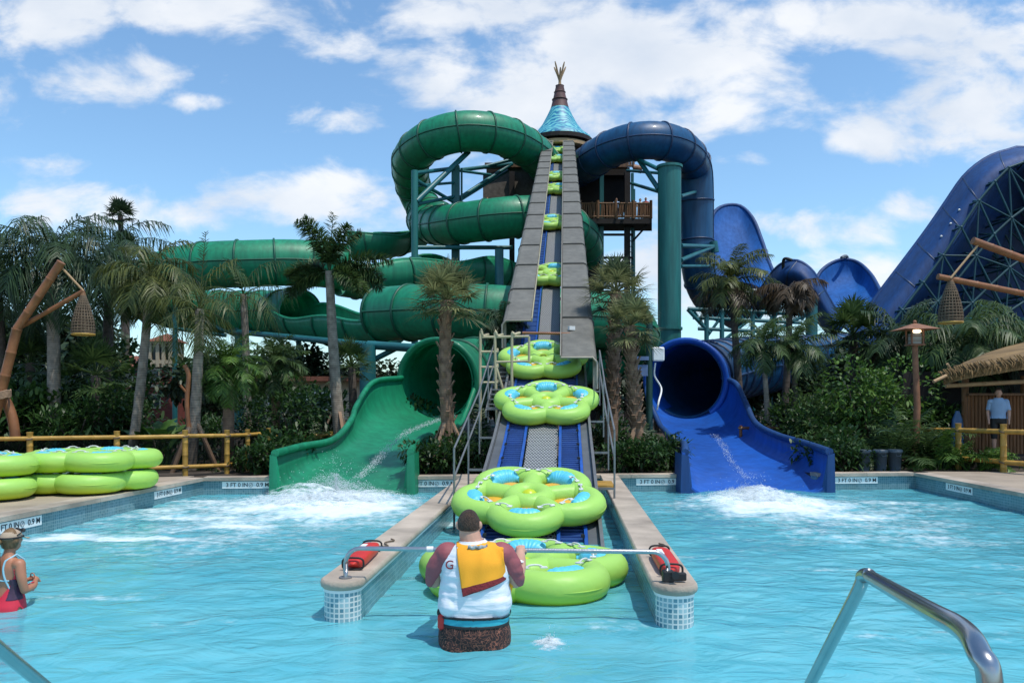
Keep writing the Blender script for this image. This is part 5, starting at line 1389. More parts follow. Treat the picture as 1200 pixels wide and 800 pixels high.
# far trees
def far_tree_mesh(seed, w, h, n):
    rng = random.Random(seed); m = MB(); lob = []
    for _ in range(16):
        a = rng.uniform(0, 6.28); r = rng.uniform(0, .36)*w; lob.append((V((r*cos(a), r*sin(a), h*rng.uniform(.3, .82))), rng.uniform(.13, .24)))
    for i in range(n):
        c, s = lob[rng.randrange(16)]; q = V((rng.gauss(0, 1), rng.gauss(0, 1), rng.gauss(0, 1))).normalized()*rng.uniform(.3, 1)**.4
        p = c+V((q.x*s*w, q.y*s*w, q.z*s*h*.8)); dd = (q+V((rng.gauss(0, .6), rng.gauss(0, .6), rng.gauss(.1, .6)))).normalized()
        leaf(m, p, dd, rng.uniform(.35, .7), rng.uniform(.2, .34), V((0, 0, 1)) if abs(dd.z) < .9 else V((1, 0, 0)), .4)
    t = MB(); t.tube([(0, 0, -.2), (.1, 0, h*.25), (0, .1, h*.5)], [.22, .17, .1], 8)
    for c, s in lob[:9]: t.tube(cr([(0, 0, h*.22), (c.x*.5, c.y*.5, c.z*.7), tuple(c)], 3), .06, 5)
    return m, t
tl = 'broad crowned tree in the dark tree line behind the slides'
ft = []
for s, (w_, h_) in enumerate(((6.5, 6.2), (7.5, 6.8), (5.5, 7.2))):
    root = thing('background_tree', tl, 'tree', group='tree line behind the slides'); a, b = far_tree_mesh(s+3, w_, h_, 2100); a.build('crown', leaf_far, root, normals=False); b.build('trunk', bark_dark, root); ft.append(root)
used = set(); i = 0
for px, d, sc in ((-60, 33, .8), (10, 35, .85), (90, 34, .8), (88, 38, .8), (40, 44, 1.0), (-110, 40, 1.0), (245, 38, .62), (305, 42, .66), (365, 45, .7), (425, 48, .72), (470, 44, .62), (330, 56, .85), (240, 60, .9), (520, 47, .68), (560, 46, .65), (620, 60, .8),
                  (700, 46, .62), (760, 56, .8), (770, 44, .6), (820, 58, .85), (860, 40, .58), (880, 62, .9), (930, 40, .62), (960, 50, .8), (1000, 38, .68), (1040, 42, .78), (1085, 37, .75), (1130, 38, .8), (1180, 36, .8), (1230, 37, .85), (1290, 38, .95), (1060, 56, 1.0), (1190, 66, 1.1), (1340, 50, 1.2), (-160, 55, 1.3), (120, 62, 1.1), (200, 66, .8)):
    k = i % 3; o = ft[k] if k not in used else copy_tree(ft[k]); used.add(k)
    o.location = ((px-600)*d/F, d, G0); o.scale = (sc*1.12, sc*1.12, sc); o.rotation_euler = (0, 0, i*1.9); i += 1
# distant wood closing the horizon
m = MB(); rng = random.Random(5)
for i in range(9000):
    a = rng.uniform(-.95, .95); d = rng.uniform(85, 125); x = d*a*1.3; h = 5.2+1.6*noise.noise(V((x*.06, 3, 0)))
    dd = V((rng.gauss(0, 1), rng.gauss(0, 1), rng.gauss(.2, .6))).normalized(); leaf(m, V((x, d, rng.uniform(.3, h))), dd, rng.uniform(1, 2.0), rng.uniform(.7, 1.2), V((0, 0, 1)) if abs(dd.z) < .9 else V((1, 0, 0)), .3)
props(m.build('woods', leaf_far, normals=False), 'dark strip of woods closing the view between the tree trunks', 'woods', kind='stuff')
# mulch ground cover behind the walls
m = MB(); rng = random.Random(9)
for i in range(5200):
    px = rng.uniform(-60, 1260); d = rng.uniform(18.95, 24)
    if 560 < px < 720 and d < 19.2: continue
    if in_chute(px, d, 4): continue
    x = (px-600)*d/F
    if x < lx(17)-.5 and d < 19.5: continue
    if x > 9.2: 
        if d < 19.6: continue
    dd = V((rng.gauss(0, 1), rng.gauss(0, 1), rng.uniform(.3, 1.6))).normalized(); leaf(m, V((x, d, G0-.01)), dd, rng.uniform(.1, .3), rng.uniform(.03, .07), V((0, 0, 1)) if abs(dd.z) < .9 else V((1, 0, 0)), .4)
props(m.build('ground_cover', leaf_shrub, normals=False), 'low ground cover leaves over the mulch beds behind the pool', 'ground cover', kind='stuff')
# ---------------------------------------------------------------- fences, lanterns, hut, house, bins
def knuckled(mb, a, b, r, n=10, step=.32):
    """bamboo pole with nodes"""
    a, b = V(a), V(b); L = (b-a).length; t = (b-a)/L; k = max(1, round(L/step)); pts = []; rad = []
    for i in range(k):
        for f, q in ((0, 1.0), (.06, .96), (.5, .96), (.93, .97), (.97, 1.06)):
            pts.append(a+t*L*(i+f)/k); rad.append(r*q)
    pts.append(b); rad.append(r); mb.tube(pts, rad, n)
def fence(label, posts, rails, mat, r=.06, h=1.0, name='bamboo_fence', screen=None, railr=.045):
    root = thing(name, label, 'fence')
    ps = [V(((px-600)*d/F, d, z)) for px, d, z in posts]
    for p in ps:
        m = MB(); knuckled(m, p-V((0, 0, .1)), p+V((0, 0, h)), r, 12, .26); m.build('post', mat, root)
    for hh in rails:
        for a, b in zip(ps, ps[1:]):
            m = MB(); off = V((0, -.02, R.uniform(-.012, .012))); knuckled(m, a+V((0, 0, hh))+off, b+V((0, 0, hh))+off, railr, 10, .4); m.build('rail', mat, root)
    m = MB()
    for p in ps:
        for hh in rails: m.tube([(p.x+(r+.012)*cos(2*pi*k/12), p.y+(r+.012)*sin(2*pi*k/12), p.z+hh+.02*sin(2*pi*k/12)) for k in range(12)], .018, 5, closed=True)
    m.build('rope_lashing', wicker, root)
    if screen:
        m = MB()
        for a, b in zip(ps, ps[1:]):
            o = V((0, .09, 0)); q0, q1 = a+o, b+o
            m.add([(q0.x, q0.y, q0.z+.05), (q1.x, q1.y, q1.z+.05), (q1.x, q1.y, q1.z+screen), (q0.x, q0.y, q0.z+screen), (q0.x, q0.y+.01, q0.z+.05), (q1.x, q1.y+.01, q1.z+.05), (q1.x, q1.y+.01, q1.z+screen), (q0.x, q0.y+.01, q0.z+screen)], [(0, 1, 2, 3), (7, 6, 5, 4), (0, 3, 7, 4), (1, 5, 6, 2), (3, 2, 6, 7)], 0, False)
        m.build('mesh_screen', screen_m, root)
    return root
fence('golden bamboo fence with dark mesh running behind the stacked rafts', [(-75, 16.1, DZ), (35, 16.7, DZ), (137, 17.3, DZ), (217, 17.95, DZ), (266, 18.7, .35), (290, 19.6, .33), (315, 20.6, .33)], (.86, .18), bamboo, .062, .99, screen=.9)
fence('short stretch of bamboo rail fence behind the green slide exit', [(318, 20.9, G0), (345, 21.4, G0), (388, 22.0, G0)], (.75,), bamboo, .05, .85)
fence('bamboo fence in front of the thatched hut', [(1075, 21.2, G0), (1123, 19.9, .34), (1176, 18.6, DZ-.02), (1270, 17.0, DZ)], (.95, .25), bamboo, .07, 1.12, screen=None, railr=.06)
fence('weathered brown rail fence behind the blue slide rim', [(868, 24.0, G0), (935, 23.8, G0), (1000, 23.6, G0), (1068, 22, G0)], (.88,), bamboo_red, .05, .95)

def lantern(root, p, s):
    """tapered wicker basket lantern hanging from p"""
    prof = [(.05, .06), (.07, 0), (.12, -.14), (.17, -.32), (.21, -.5), (.225, -.68), (.215, -.75)]
    prof = [(r*s, z*s) for r, z in prof]; n = 20
    m = MB()
    for k in range(n):
        a = 2*pi*k/n; m.tube([(p.x+r*cos(a), p.y+r*sin(a), p.z+z) for r, z in prof], .008*s+.004, 5)
    for r, z in cr(prof, 3): m.tube([(p.x+(r+.004)*cos(2*pi*k/24), p.y+(r+.004)*sin(2*pi*k/24), p.z+z) for k in range(24)], .008*s+.003, 5, closed=True)
    o = m.build('wicker_basket', wicker, root)
    m = MB(); rows = [[(p.x+r*.9*cos(2*pi*k/24), p.y+r*.9*sin(2*pi*k/24), p.z+z) for k in range(24)] for r, z in prof]; m.grid(rows, 0, True, True, True, True)
    m.build('inner_shade', M('brown_lantern_shade', (.09, .06, .04), .8, 0, .3, 12), root)
    m = MB(); r, z = prof[-1]; m.tube([(p.x+r*cos(2*pi*k/28), p.y+r*sin(2*pi*k/28), p.z+z) for k in range(28)], .022*s, 8, closed=True); m.build('base_ring', bamboo, root)
    m = MB(); m.tube([p+V((0, 0, .02)), p+V((0, 0, .14*s))], [.07*s, .04*s], 12); m.build('cap', bamboo_dk, root)
d = 16.9
root = thing('lantern_pole', 'bent reddish bamboo pole holding a wicker lantern beside the stacked rafts', 'lantern pole')
m = MB()
pth = [P(18, 515, d), P(15, 492, d), P(8, 472, d), P(0, 462, d)]
m.tube(cr([tuple(x) for x in pth], 5), .10, 12); m.build('leaning_stump', bamboo_red, root)
m = MB(); a, b = P(-6, 500, d-.25), P(2, 445, d-.25); knuckled(m, P(-14, 520, d-.25), P(20, 385, d-.25), .098, 14, .5); knuckled(m, P(20, 385, d-.25), P(72, 307, d-.25), .085, 14, .4); m.build('main_pole', bamboo_red, root)
m = MB(); knuckled(m, P(19, 386, d-.12), P(98, 341, d-.12), .05, 10, .4); m.build('arm', bamboo_red, root)
m = MB(); m.tube([P(70, 311, d-.2), P(98, 341, d-.12)], .022, 8); m.build('stay_rope', stick_m, root)
m = MB()
for k in range(6): q = P(2, 458+k*1.5, d-.2); m.tube([(q.x+.16*cos(2*pi*j/14), q.y+.16*sin(2*pi*j/14), q.z+.03*sin(j)) for j in range(14)], .018, 5, closed=True)
m.build('rope_lashing', brace_wood, root)
lr = thing('wicker_lantern', 'brown wicker lantern hanging from the bent bamboo pole over the fence', 'lantern'); lantern(lr, P(97.5, 350, d-.12), .98)
d = 18.2
root = thing('lantern_pole', 'two reddish bamboo poles reaching over the hut roof to hold a lantern', 'lantern pole')
m = MB(); knuckled(m, P(1140, 282, d), P(1250, 322, d+.2), .085, 12, .5); m.build('upper_pole', bamboo_red, root)
m = MB(); knuckled(m, P(1099, 324, d), P(1260, 356, d+.2), .07, 12, .5); m.build('lower_pole', bamboo_red, root)
m = MB(); m.tube([P(1147, 286, d), P(1114, 326, d-.05)], .025, 8); m.build('stay_rope', stick_m, root)
m = MB(); knuckled(m, P(1250, 300, d+.2), V(((1275-600)*d/F, d+.2, G0)), .12, 12, .5); m.build('main_pole', bamboo_red, root)
lr = thing('wicker_lantern', 'brown wicker lantern hanging over the shrubs beside the hut', 'lantern'); lantern(lr, P(1114, 334, d), 1.12)

# lamp post
d = 20.6; root = thing('lamp_post', 'wooden lamp post with a flat pyramid cap and lit lamp', 'lamp post', (((1072-600)*d/F), d, G0))
zt = P(1072, 405, d).z-G0
m = MB(); m.tube([(0, 0, -.1), (0.06, 0, zt*.5), (0, 0, zt)], [.085, .08, .07], 12); m.build('post', wood_post, root)
m = MB(); m.box((0, 0, zt+.02), (.36, .36, .04)); 
for a in (-.14, .14):
    for b in (-.14, .14): m.beam((a, b, zt), (a*1.1, b*1.1, zt+.40), .035)
for a in (-.145, .145):
    for k in (.12, .24): m.beam((-.15, a, zt+k), (.15, a, zt+k), .012); m.beam((a, -.15, zt+k), (a, .15, zt+k), .012)
m.build('lantern_frame', wood_post, root)
m = MB(); m.prism([(-.115, -.115), (.115, -.115), (.115, .115), (-.115, .115)], zt+.05, zt+.30); m.build('glass_pane', M('frosted_lamp_glass', (.35, .33, .28), .3, 0, .1), root)
em = bpy.data.materials.new('lamp_glow'); em.use_nodes = True; eb = em.node_tree.nodes['Principled BSDF']; eb.inputs['Emission Color'].default_value = (1, .72, .42, 1); eb.inputs['Emission Strength'].default_value = 3.0
m = MB(); m.ell((0, -.1, zt+.36), (.12, .06, .05), 12, 8); m.build('bulb', em, root)
m = MB(); h = .44; m.add([(-h, -h, zt+.40), (h, -h, zt+.40), (h, h, zt+.40), (-h, h, zt+.40), (0, 0, zt+.58)], [(0, 1, 4), (1, 2, 4), (2, 3, 4), (3, 0, 4), (3, 2, 1, 0)], 0, False); m.ell((0, 0, zt+.6), .05, 8, 6); m.build('roof_cap', wood_post, root)

# bins
for i, (px, lab) in enumerate(((1012, 'blue grey lidded bin, the one nearest the blue slide'), (1031.5, 'blue grey lidded bin between the other two bins'), (1048.5, 'blue grey lidded bin nearest the thatched hut'))):
    d = 19.35+.05*i; root = thing('storage_bin', lab, 'bin', ((px-600)*d/F, d, DZ-.04), group='three bins behind the pool edge')
    m = MB(); rows = [[(r*cos(2*pi*k/20), r*sin(2*pi*k/20), z) for k in range(20)] for r, z in ((.13, 0), (.16, .44), (.165, .44))]; m.grid(rows, 0, True, True, True, True); m.build('body', bin_m, root)
    m = MB(); rows = [[(r*cos(2*pi*k/20), r*sin(2*pi*k/20), z) for k in range(20)] for r, z in ((.175, .44), (.18, .46), (.18, .49), (.15, .51))]; m.grid(rows, 0, True, True, True, True); m.build('lid', bin_m, root)
    m = MB(); m.tube([(-.05, -.18, .4), (-.05, -.2, .36), (.05, -.2, .36), (.05, -.18, .4)], .008, 6); m.build('handle', bin_m, root)

# thatched hut
hut = thing('thatched_hut', 'thatched roof hut with split bamboo counter at the right picture edge', 'hut')
d = 21.5; X = lambda px, dd=d: (px-600)*dd/F
m = MB(); rng = random.Random(4)
ro = [(1106, 441, 20.6), (1130, 434, 20.3), (1165, 428, 20.1), (1205, 422, 20.0), (1260, 420, 20.0), (1330, 428, 20.4)]
ri = [(1150, 418, 23.0), (1170, 409, 23.2), (1195, 402, 23.4), (1225, 396, 23.6), (1262, 394, 23.7), (1310, 402, 23.8)]
A = [V(q) for q in cr([tuple(P(*k)) for k in ro], 6)]; Bq = [V(q) for q in cr([tuple(P(*k)) for k in ri], 6)]
rows = [[a.lerp(b, t)+V((0, 0, .10*sin(pi*t))) for a, b in zip(A, Bq)] for t in (0, .25, .5, .75, 1)]
lo = [[p-V((0, 0, .22)) for p in r] for r in rows]
m.grid(rows); m.grid(lo); m.grid([rows[0], lo[0]]); m.grid([[r[0] for r in rows], [r[0] for r in lo]])
m.grid([rows[-1], [p+V((0, 4.2, -1.2)) for p in rows[-1]]])
m.build('thatch_roof', thatch, hut)
m = MB()
for a, b in zip(A, A[1:]):
    for k in range(9):
        q = a.lerp(b, k/9)+V((rng.uniform(-.03, .03), rng.uniform(-.06, .15), rng.uniform(-.05, .1))); m.tube([q+V((0, .12, .06)), q+V((0, -.06, -.05)), q+V((rng.uniform(-.05, .05), -.09, -.10-rng.random()*.10))], [.02, .018, .008], 4)
m.build('thatch_fringe', thatch, hut)
m = MB(); knuckled(m, P(1094, 447, 20.4), P(1122, 434, 20.6), .045, 8); knuckled(m, P(1108, 452, 20.9), P(1330, 440, 20.4), .06, 8); knuckled(m, P(1122, 440, 21), P(1122, 428, 21), .09, 10); m.cyl(P(1116, 436, 20.7), P(1110, 426, 20.6), .03); m.build('eave_poles', stick_m, hut)
for px in (1131, 1200, 1262):
    m = MB(); knuckled(m, (X(px), d, G0), (X(px), d, P(0, 440, d).z), .09, 12); m.build('post', bamboo_dk, hut)
m = MB()
x = X(1130)
while x < X(1290): m.tube([(x, d-.05, G0), (x, d-.05, P(0, 463, d).z)], .045, 8); x += .092
m.build('counter_wall', hutwall, hut)
m = MB(); m.box(((X(1130)+X(1290))/2, d-.05, P(0, 462, d).z), (X(1290)-X(1130), .35, .06)); m.build('counter_top', bamboo_dk, hut)
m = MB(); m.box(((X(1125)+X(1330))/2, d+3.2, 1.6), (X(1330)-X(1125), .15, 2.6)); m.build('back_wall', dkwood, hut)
sb = thing('blue_board', 'upright dark blue board standing beside the hut post', 'board', (X(1122, 21), 21, G0))
m = MB(); rows = [[(w_*s, .03*math.sqrt(max(0, 1-s*s))*sg, z) for s, sg in ((-1, 1), (-.6, 1), (0, 1), (.6, 1), (1, 1), (.6, -1), (0, -1), (-.6, -1))] for w_, z in ((.11, 0), (.15, .3), (.17, .8), (.14, 1.2), (.05, 1.42))]; m.grid(rows, 0, True, True, True, True); m.build('board', M('dark_blue_board', (.02, .08, .2), .4), sb)

# red turret house far behind the fence
hs_ = thing('red_house', 'red house with cream turret and terracotta roof far behind the palms', 'house')
d = 56; X = lambda px: (px-600)*d/F
Z = lambda py: CH+(470-py)*d/F
m = MB(); m.box(((X(120)+X(203))/2, d+3, (Z(430)+.3)/2), (X(203)-X(120), 6, Z(430)-.3)); m.build('wall', brick, hs_)
m = MB(); m.box(((X(176)+X(202))/2, d+1.0, (Z(402)+Z(430))/2), (X(202)-X(176), 2, Z(402)-Z(430)+.2)); m.build('turret_wall', cream, hs_)
m = MB()
for px in (177, 186, 193, 201): m.beam((X(px), d-.1, Z(430)), (X(px), d-.1, Z(401)), .24)
m.box(((X(174)+X(204))/2, d-.05, Z(424)), (X(204)-X(174), .3, .25)); m.box(((X(174)+X(204))/2, d-.05, Z(401)), (X(204)-X(174), .3, .2)); m.box(((X(120)+X(203))/2, d-.06, Z(452)), (X(203)-X(120), .2, .18))
m.build('trim', cream, hs_)
m = MB(); c = ((X(174)+X(204))/2, d+1); w_ = 1.1
m.add([(X(172), d-.4, Z(400)), (X(206), d-.4, Z(400)), (X(206), d+2.4, Z(400)), (X(172), d+2.4, Z(400)), (c[0], c[1], Z(389))], [(0, 1, 4), (1, 2, 4), (2, 3, 4), (3, 0, 4), (3, 2, 1, 0)], 0, False); m.build('turret_roof', rooftile, hs_)
m = MB(); m.add([(X(118), d-.4, Z(430)), (X(176), d-.4, Z(430)), (X(176), d+6.4, Z(430)), (X(118), d+6.4, Z(430)), (X(130), d+3, Z(414)), (X(170), d+3, Z(414))], [(0, 1, 5, 4), (1, 2, 5), (2, 3, 4, 5), (3, 0, 4)], 0, False); m.build('roof', rooftile, hs_)
for px, py, ww, hh in ((181.5, 414, .32, .9), (190, 414, .3, .9), (197, 414, .32, .9), (180, 440, .75, .8), (150, 442, .6, .8), (150, 470, .6, .8), (182, 470, .6, .8)):
    m = MB(); m.box((X(px), d-.03, Z(py)), (ww+.2, .1, hh+.2)); f = m.build('window_frame', cream, hs_)
    m = MB(); m.box((X(px), d-.085, Z(py)), (ww, .02, hh)); m.build('pane', winglass, f)
d = 40; X = lambda px: (px-600)*d/F; Z = lambda py: CH+(470-py)*d/F
h2_ = thing('low_building', 'low beige building glimpsed behind the dark fan palm near the green slide', 'building')
m = MB(); m.box(((X(310)+X(450))/2, d+2, (Z(446)+.3)/2), (X(450)-X(310), 4, Z(446)-.3)); m.build('wall', cream, h2_)
m = MB(); m.box(((X(305)+X(455))/2, d+1.8, Z(444)), (X(455)-X(305), 5, .22)); m.build('roof', rooftile, h2_)
for px in (325, 350, 378, 436):
    m = MB(); m.box((X(px), d-.02, Z(470)), (.9, .08, .9)); f = m.build('window_frame', white, h2_)
    m = MB(); m.box((X(px), d-.065, Z(470)), (.75, .02, .75)); m.build('pane', winglass, f)

# ---------------------------------------------------------------- splashes
def spray_mat():
    m = bpy.data.materials.new('spray_foam'); m.use_nodes = True
    nt = m.node_tree; nt.nodes.clear(); N = nt.nodes.new; L = nt.links.new
    out = N('ShaderNodeOutputMaterial'); d = N('ShaderNodeBsdfDiffuse'); d.inputs[0].default_value = (.82, .87, .89, 1); tl_ = N('ShaderNodeBsdfTranslucent'); tl_.inputs[0].default_value = (.82, .9, .92, 1)
    mx = N('ShaderNodeMixShader'); mx.inputs[0].default_value = .3; L(d.outputs[0], mx.inputs[1]); L(tl_.outputs[0], mx.inputs[2])
    tr = N('ShaderNodeBsdfTransparent'); at = N('ShaderNodeAttribute'); at.attribute_name = 'dense'
    tc = N('ShaderNodeTexCoord'); mp = N('ShaderNodeMapping'); mp.inputs['Scale'].default_value = (1, 1, .6); L(tc.outputs['Object'], mp.inputs[0])
    nz = N('ShaderNodeTexNoise'); nz.inputs['Scale'].default_value = 7; nz.inputs['Detail'].default_value = 10; nz.inputs['Roughness'].default_value = .72; L(mp.outputs[0], nz.inputs['Vector'])
    a = N('ShaderNodeMath'); a.operation = 'MULTIPLY_ADD'; a.inputs[1].default_value = 2.4; a.inputs[2].default_value = -1.45; L(nz.outputs['Fac'], a.inputs[0])
    b = N('ShaderNodeMath'); b.operation = 'ADD'; L(a.outputs[0], b.inputs[0]); L(at.outputs['Fac'], b.inputs[1])
    r = N('ShaderNodeMapRange'); r.interpolation_type = 'SMOOTHSTEP'; r.inputs['From Min'].default_value = -.15; r.inputs['From Max'].default_value = .75; L(b.outputs[0], r.inputs[0])
    m2 = N('ShaderNodeMixShader'); L(r.outputs[0], m2.inputs[0]); L(tr.outputs[0], m2.inputs[1]); L(mx.outputs[0], m2.inputs[2]); L(m2.outputs[0], out.inputs[0])
    return m
spray_m = spray_mat()
def drops(name, label, n, gen, smin, smax, seed, mound=None):
    rng = random.Random(seed); m = MB()
    base = [V(p) for p in ((1, 0, 0), (-1, 0, 0), (0, 1, 0), (0, -1, 0), (0, 0, 1), (0, 0, -1))]; fs = [(0, 2, 4), (2, 1, 4), (1, 3, 4), (3, 0, 4), (2, 0, 5), (1, 2, 5), (3, 1, 5), (0, 3, 5)]
    for i in range(n):
        p, k = gen(rng); s = rng.uniform(smin, smax)*k; st = V((rng.uniform(.6, 1.4), rng.uniform(.6, 1.4), rng.uniform(.6, 1.8)))
        m.add([p+V((q.x*st.x, q.y*st.y, q.z*st.z))*s for q in base], fs)
    dn = [1.0]*len(m.v)
    if mound:
        (cx, cy), rx, ry, h = mound; nr, na = 60, 140
        for l, (hs, rs) in enumerate(((1.0, 1.0), (.84, 1.0), (.66, 1.0), (.46, 1.0), (.25, 1.0))):
            rows = []
            for i in range(nr+1):
                r = 1.75*i/nr; row = []
                for j in range(na):
                    a = 2*pi*j/na; x = r*cos(a)*rs; y = r*sin(a)*rs
                    big = .5+.5*noise.noise(V((x*1.6+seed, y*1.6, l*.35))); mid_ = noise.noise(V((x*5, y*5, l*1.7+seed))); fine = noise.noise(V((x*14, y*14, l*2.9)))
                    e = exp(-r*r*1.7)
                    z = h*hs*e*(.25+1.15*big)+h*(.20*mid_+.11*fine)*(e**.5)
                    row.append((cx+x*rx, cy+y*ry, z)); dn.append(.9*exp(-r*r*1.1)-.34*hs-.12+.1*(1-hs))
                rows.append(row)
            m.grid(rows, 1, True)
    o = m.build(name, [foam_m, spray_m], normals=False)
    a = o.data.attributes.new('dense', 'FLOAT', 'POINT'); a.data.foreach_set('value', dn)
    return props(o, label, 'splash', kind='stuff')
foam_m = M('white_foam', (.80, .86, .88), .6, 0, .05, 6, transl=.35)
def heap(c, rx, ryy, h):
    def g(rng):
        a = rng.uniform(0, 6.283); r = abs(rng.gauss(0, .5)); x = r*cos(a); y = r*sin(a); top = h*exp(-r*r*1.9)*(.55+.65*abs(noise.noise(V((x*3, y*3, c[0])))))
        t = rng.random(); z = top*(t**.45)*1.05
        if rng.random() < .05: z = top+rng.random()**2*h*.9
        return V((c[0]+x*rx, c[1]+y*ryy, z)), (1-.4*t)
    return g
drops('splash', 'big white splash of foam at the foot of the green slide exit', 7000, heap((-3.6, 16.6), 1.5, 1.0, .6), .0025, .009, 1, ((-3.7, 16.2), 2.0, 1.5, .36))
drops('splash', 'white splash of foam at the foot of the blue slide exit', 5000, heap((4.95, 16.8), .95, 1.0, .36), .0025, .009, 2, ((5.0, 16.4), 1.3, 1.5, .28))
def along(pts, spread, hgt):
    q = [V(x) for x in cr([tuple(P(*k)) for k in pts], 10)]
    def g(rng):
        t = rng.random()*(len(q)-1.001); i = int(t); p = q[i].lerp(q[i+1], t-i); s = spread*(1-.3*t/len(q))
        return p+V((rng.gauss(0, s), rng.gauss(0, s), abs(rng.gauss(0, hgt))+.02)), rng.uniform(.5, 1.2)
    return g
drops('water_spray', 'white streak of water running down the green slide exit chute', 2600, along([(530, 488, 25.9), (505, 497, 24), (478, 508, 22.5), (455, 527, 20.5), (438, 545, 19.2), (420, 562, 18.2)], .085, .04), .003, .011, 3)
drops('water_spray', 'thin streak of water on the floor of the blue slide exit chute', 800, along([(838, 510, 24), (848, 525, 22), (856, 540, 20.8), (875, 562, 18.8)], .06, .02), .003, .009, 4)
drops('splash', 'small white splash in the lane beside the man in the white shirt', 260, heap((CP(.31, 6.75, 0).x, 6.7), .12, .16, .12), .0012, .0045, 5, ((CP(.31, 6.75, 0).x, 6.7), .16, .2, .035))
# ---------------------------------------------------------------- people
def fuse(mb, voxel, smooth=6, name='person'):
    """one continuous skin over overlapping closed forms"""
    o = mb.build(name, skin_m); r = o.modifiers.new('r', 'REMESH'); r.mode = 'VOXEL'; r.voxel_size = voxel; r.use_smooth_shade = True
    s = o.modifiers.new('s', 'SMOOTH'); s.factor = .5; s.iterations = smooth
    dg = bpy.context.evaluated_depsgraph_get(); me = bpy.data.meshes.new_from_object(o.evaluated_get(dg))
    old = o.data; o.modifiers.clear(); o.data = me; me.name = name; bpy.data.meshes.remove(old)
    for p in me.polygons: p.use_smooth = True
    return o
def garment(body, pred, off, name, mat, parent, wr=0, th=.004, fold=False):
    bm = bmesh.new(); bm.from_mesh(body.data); bm.normal_update()
    bmesh.ops.delete(bm, geom=[f for f in bm.faces if not pred(f.calc_center_median(), f.normal)], context='FACES')
    for _ in range(2):       # even out the cut edge
        bmesh.ops.smooth_vert(bm, verts=[v for v in bm.verts if v.is_boundary], factor=.5, use_axis_x=True, use_axis_y=True, use_axis_z=True)
    bm.normal_update()
    for v in bm.verts:
        k = off+(wr*noise.noise(v.co*V((7, 7, 16)).x*V((1, 1, 1))) if False else wr*(noise.noise(V((v.co.x*5+v.co.z*3, v.co.y*5, v.co.z*20)))+.6*noise.noise(V((v.co.x*13, v.co.y*13, v.co.z*9))))) if wr else off
        if fold: a_ = atan2(v.co.y, v.co.x); k = off+wr*(noise.noise(V((a_*5, v.co.z*4, 1)))+.7*noise.noise(V((a_*11+v.co.z*6, v.co.z*9, 4))))+.05*max(0, .16-v.co.z)
        v.co += v.normal*k
    me = bpy.data.meshes.new(name); bm.to_mesh(me); bm.free(); me.materials.clear(); me.materials.append(mat)
    for p in me.polygons: p.use_smooth = True
    o = bpy.data.objects.new(name, me); COL.objects.link(o); o.parent = parent
    s = o.modifiers.new('thick', 'SOLIDIFY'); s.thickness = th; s.offset = 1
    return o
def limb(m, pts, rad, n=14):
    m.tube(cr([tuple(p) for p in pts], 5), [r for (r,) in cr([(q,) for q in rad], 5)], n)
    m.ell(pts[0], rad[0]*.98, 14, 8); m.ell(pts[-1], rad[-1]*.98, 14, 8)
def torso(m, rings, n=28, p=1.0):
    rows = [[(cx+hw*math.copysign(abs(cos(a))**p, cos(a)), cy+hd*math.copysign(abs(sin(a))**p, sin(a)), z) for a in [2*pi*k/n for k in range(n)]] for z, cx, cy, hw, hd in cr(rings, 4)]
    m.grid(rows, 0, True, True, True, True)
def head(m, c, r, f=V((0, 1, 0))):
    c = V(c); m.ell(c, r, 18, 12); sx = V((1, 0, 0))
    m.ell(c+f*r[1]*.25-V((0, 0, r[2]*.55)), (r[0]*.72, r[1]*.7, r[2]*.5), 14, 8)        # jaw
    m.ell(c+f*r[1]*1.02-V((0, 0, r[2]*.12)), (r[0]*.2, r[1]*.22, r[2]*.24), 10, 8)      # nose
    m.ell(c+f*r[1]*.86-V((0, 0, r[2]*.55)), (r[0]*.36, r[1]*.16, r[2]*.11), 10, 6)      # lips
    m.ell(c+f*r[1]*.84+V((0, 0, r[2]*.22)), (r[0]*.7, r[1]*.18, r[2]*.12), 10, 6)       # brow
    for s in (-1, 1): m.ell(c+sx*s*r[0]*1.0-V((0, r[1]*.05, r[2]*.1)), (r[0]*.16, r[1]*.3, r[2]*.28), 8, 8)
def eyes(body, c, r, f=V((0, 1, 0))):
    m = MB()
    for s in (-1, 1): m.ell(V(c)+f*r[1]*.89+V((s*r[0]*.38, 0, 0)), (r[0]*.16, r[1]*.09, r[2]*.07), 8, 6)
    m.build('eyes', black, body)
def grip(m, c, sx, r=.0105):
    """hand closed round a horizontal bar that runs along x through c; wrist comes from below behind"""
    c = V(c); m.ell(c+V((0, -.03, .022)), (.043, .036, .024), 12, 8)
    for i in range(4):
        x = (-.033+.022*i); l = (1, 1.1, 1.05, .85)[i if sx > 0 else 3-i]
        pts = [c+V((x, -.03, .034)), c+V((x, .004, .042*l)), c+V((x, .034, .022)), c+V((x, .036*l, -.012)), c+V((x, .014, -.034*l))]
        m.tube(cr([tuple(p) for p in pts], 4), r, 8)
        m.ell(pts[-1], r, 8, 6)
    pts = [c+V((-.04*sx, -.04, .012)), c+V((-.052*sx, -.012, -.012)), c+V((-.04*sx, .012, -.032))]; m.tube(cr([tuple(p) for p in pts], 4), r*1.15, 8); m.ell(pts[-1], r*1.15, 8, 6)

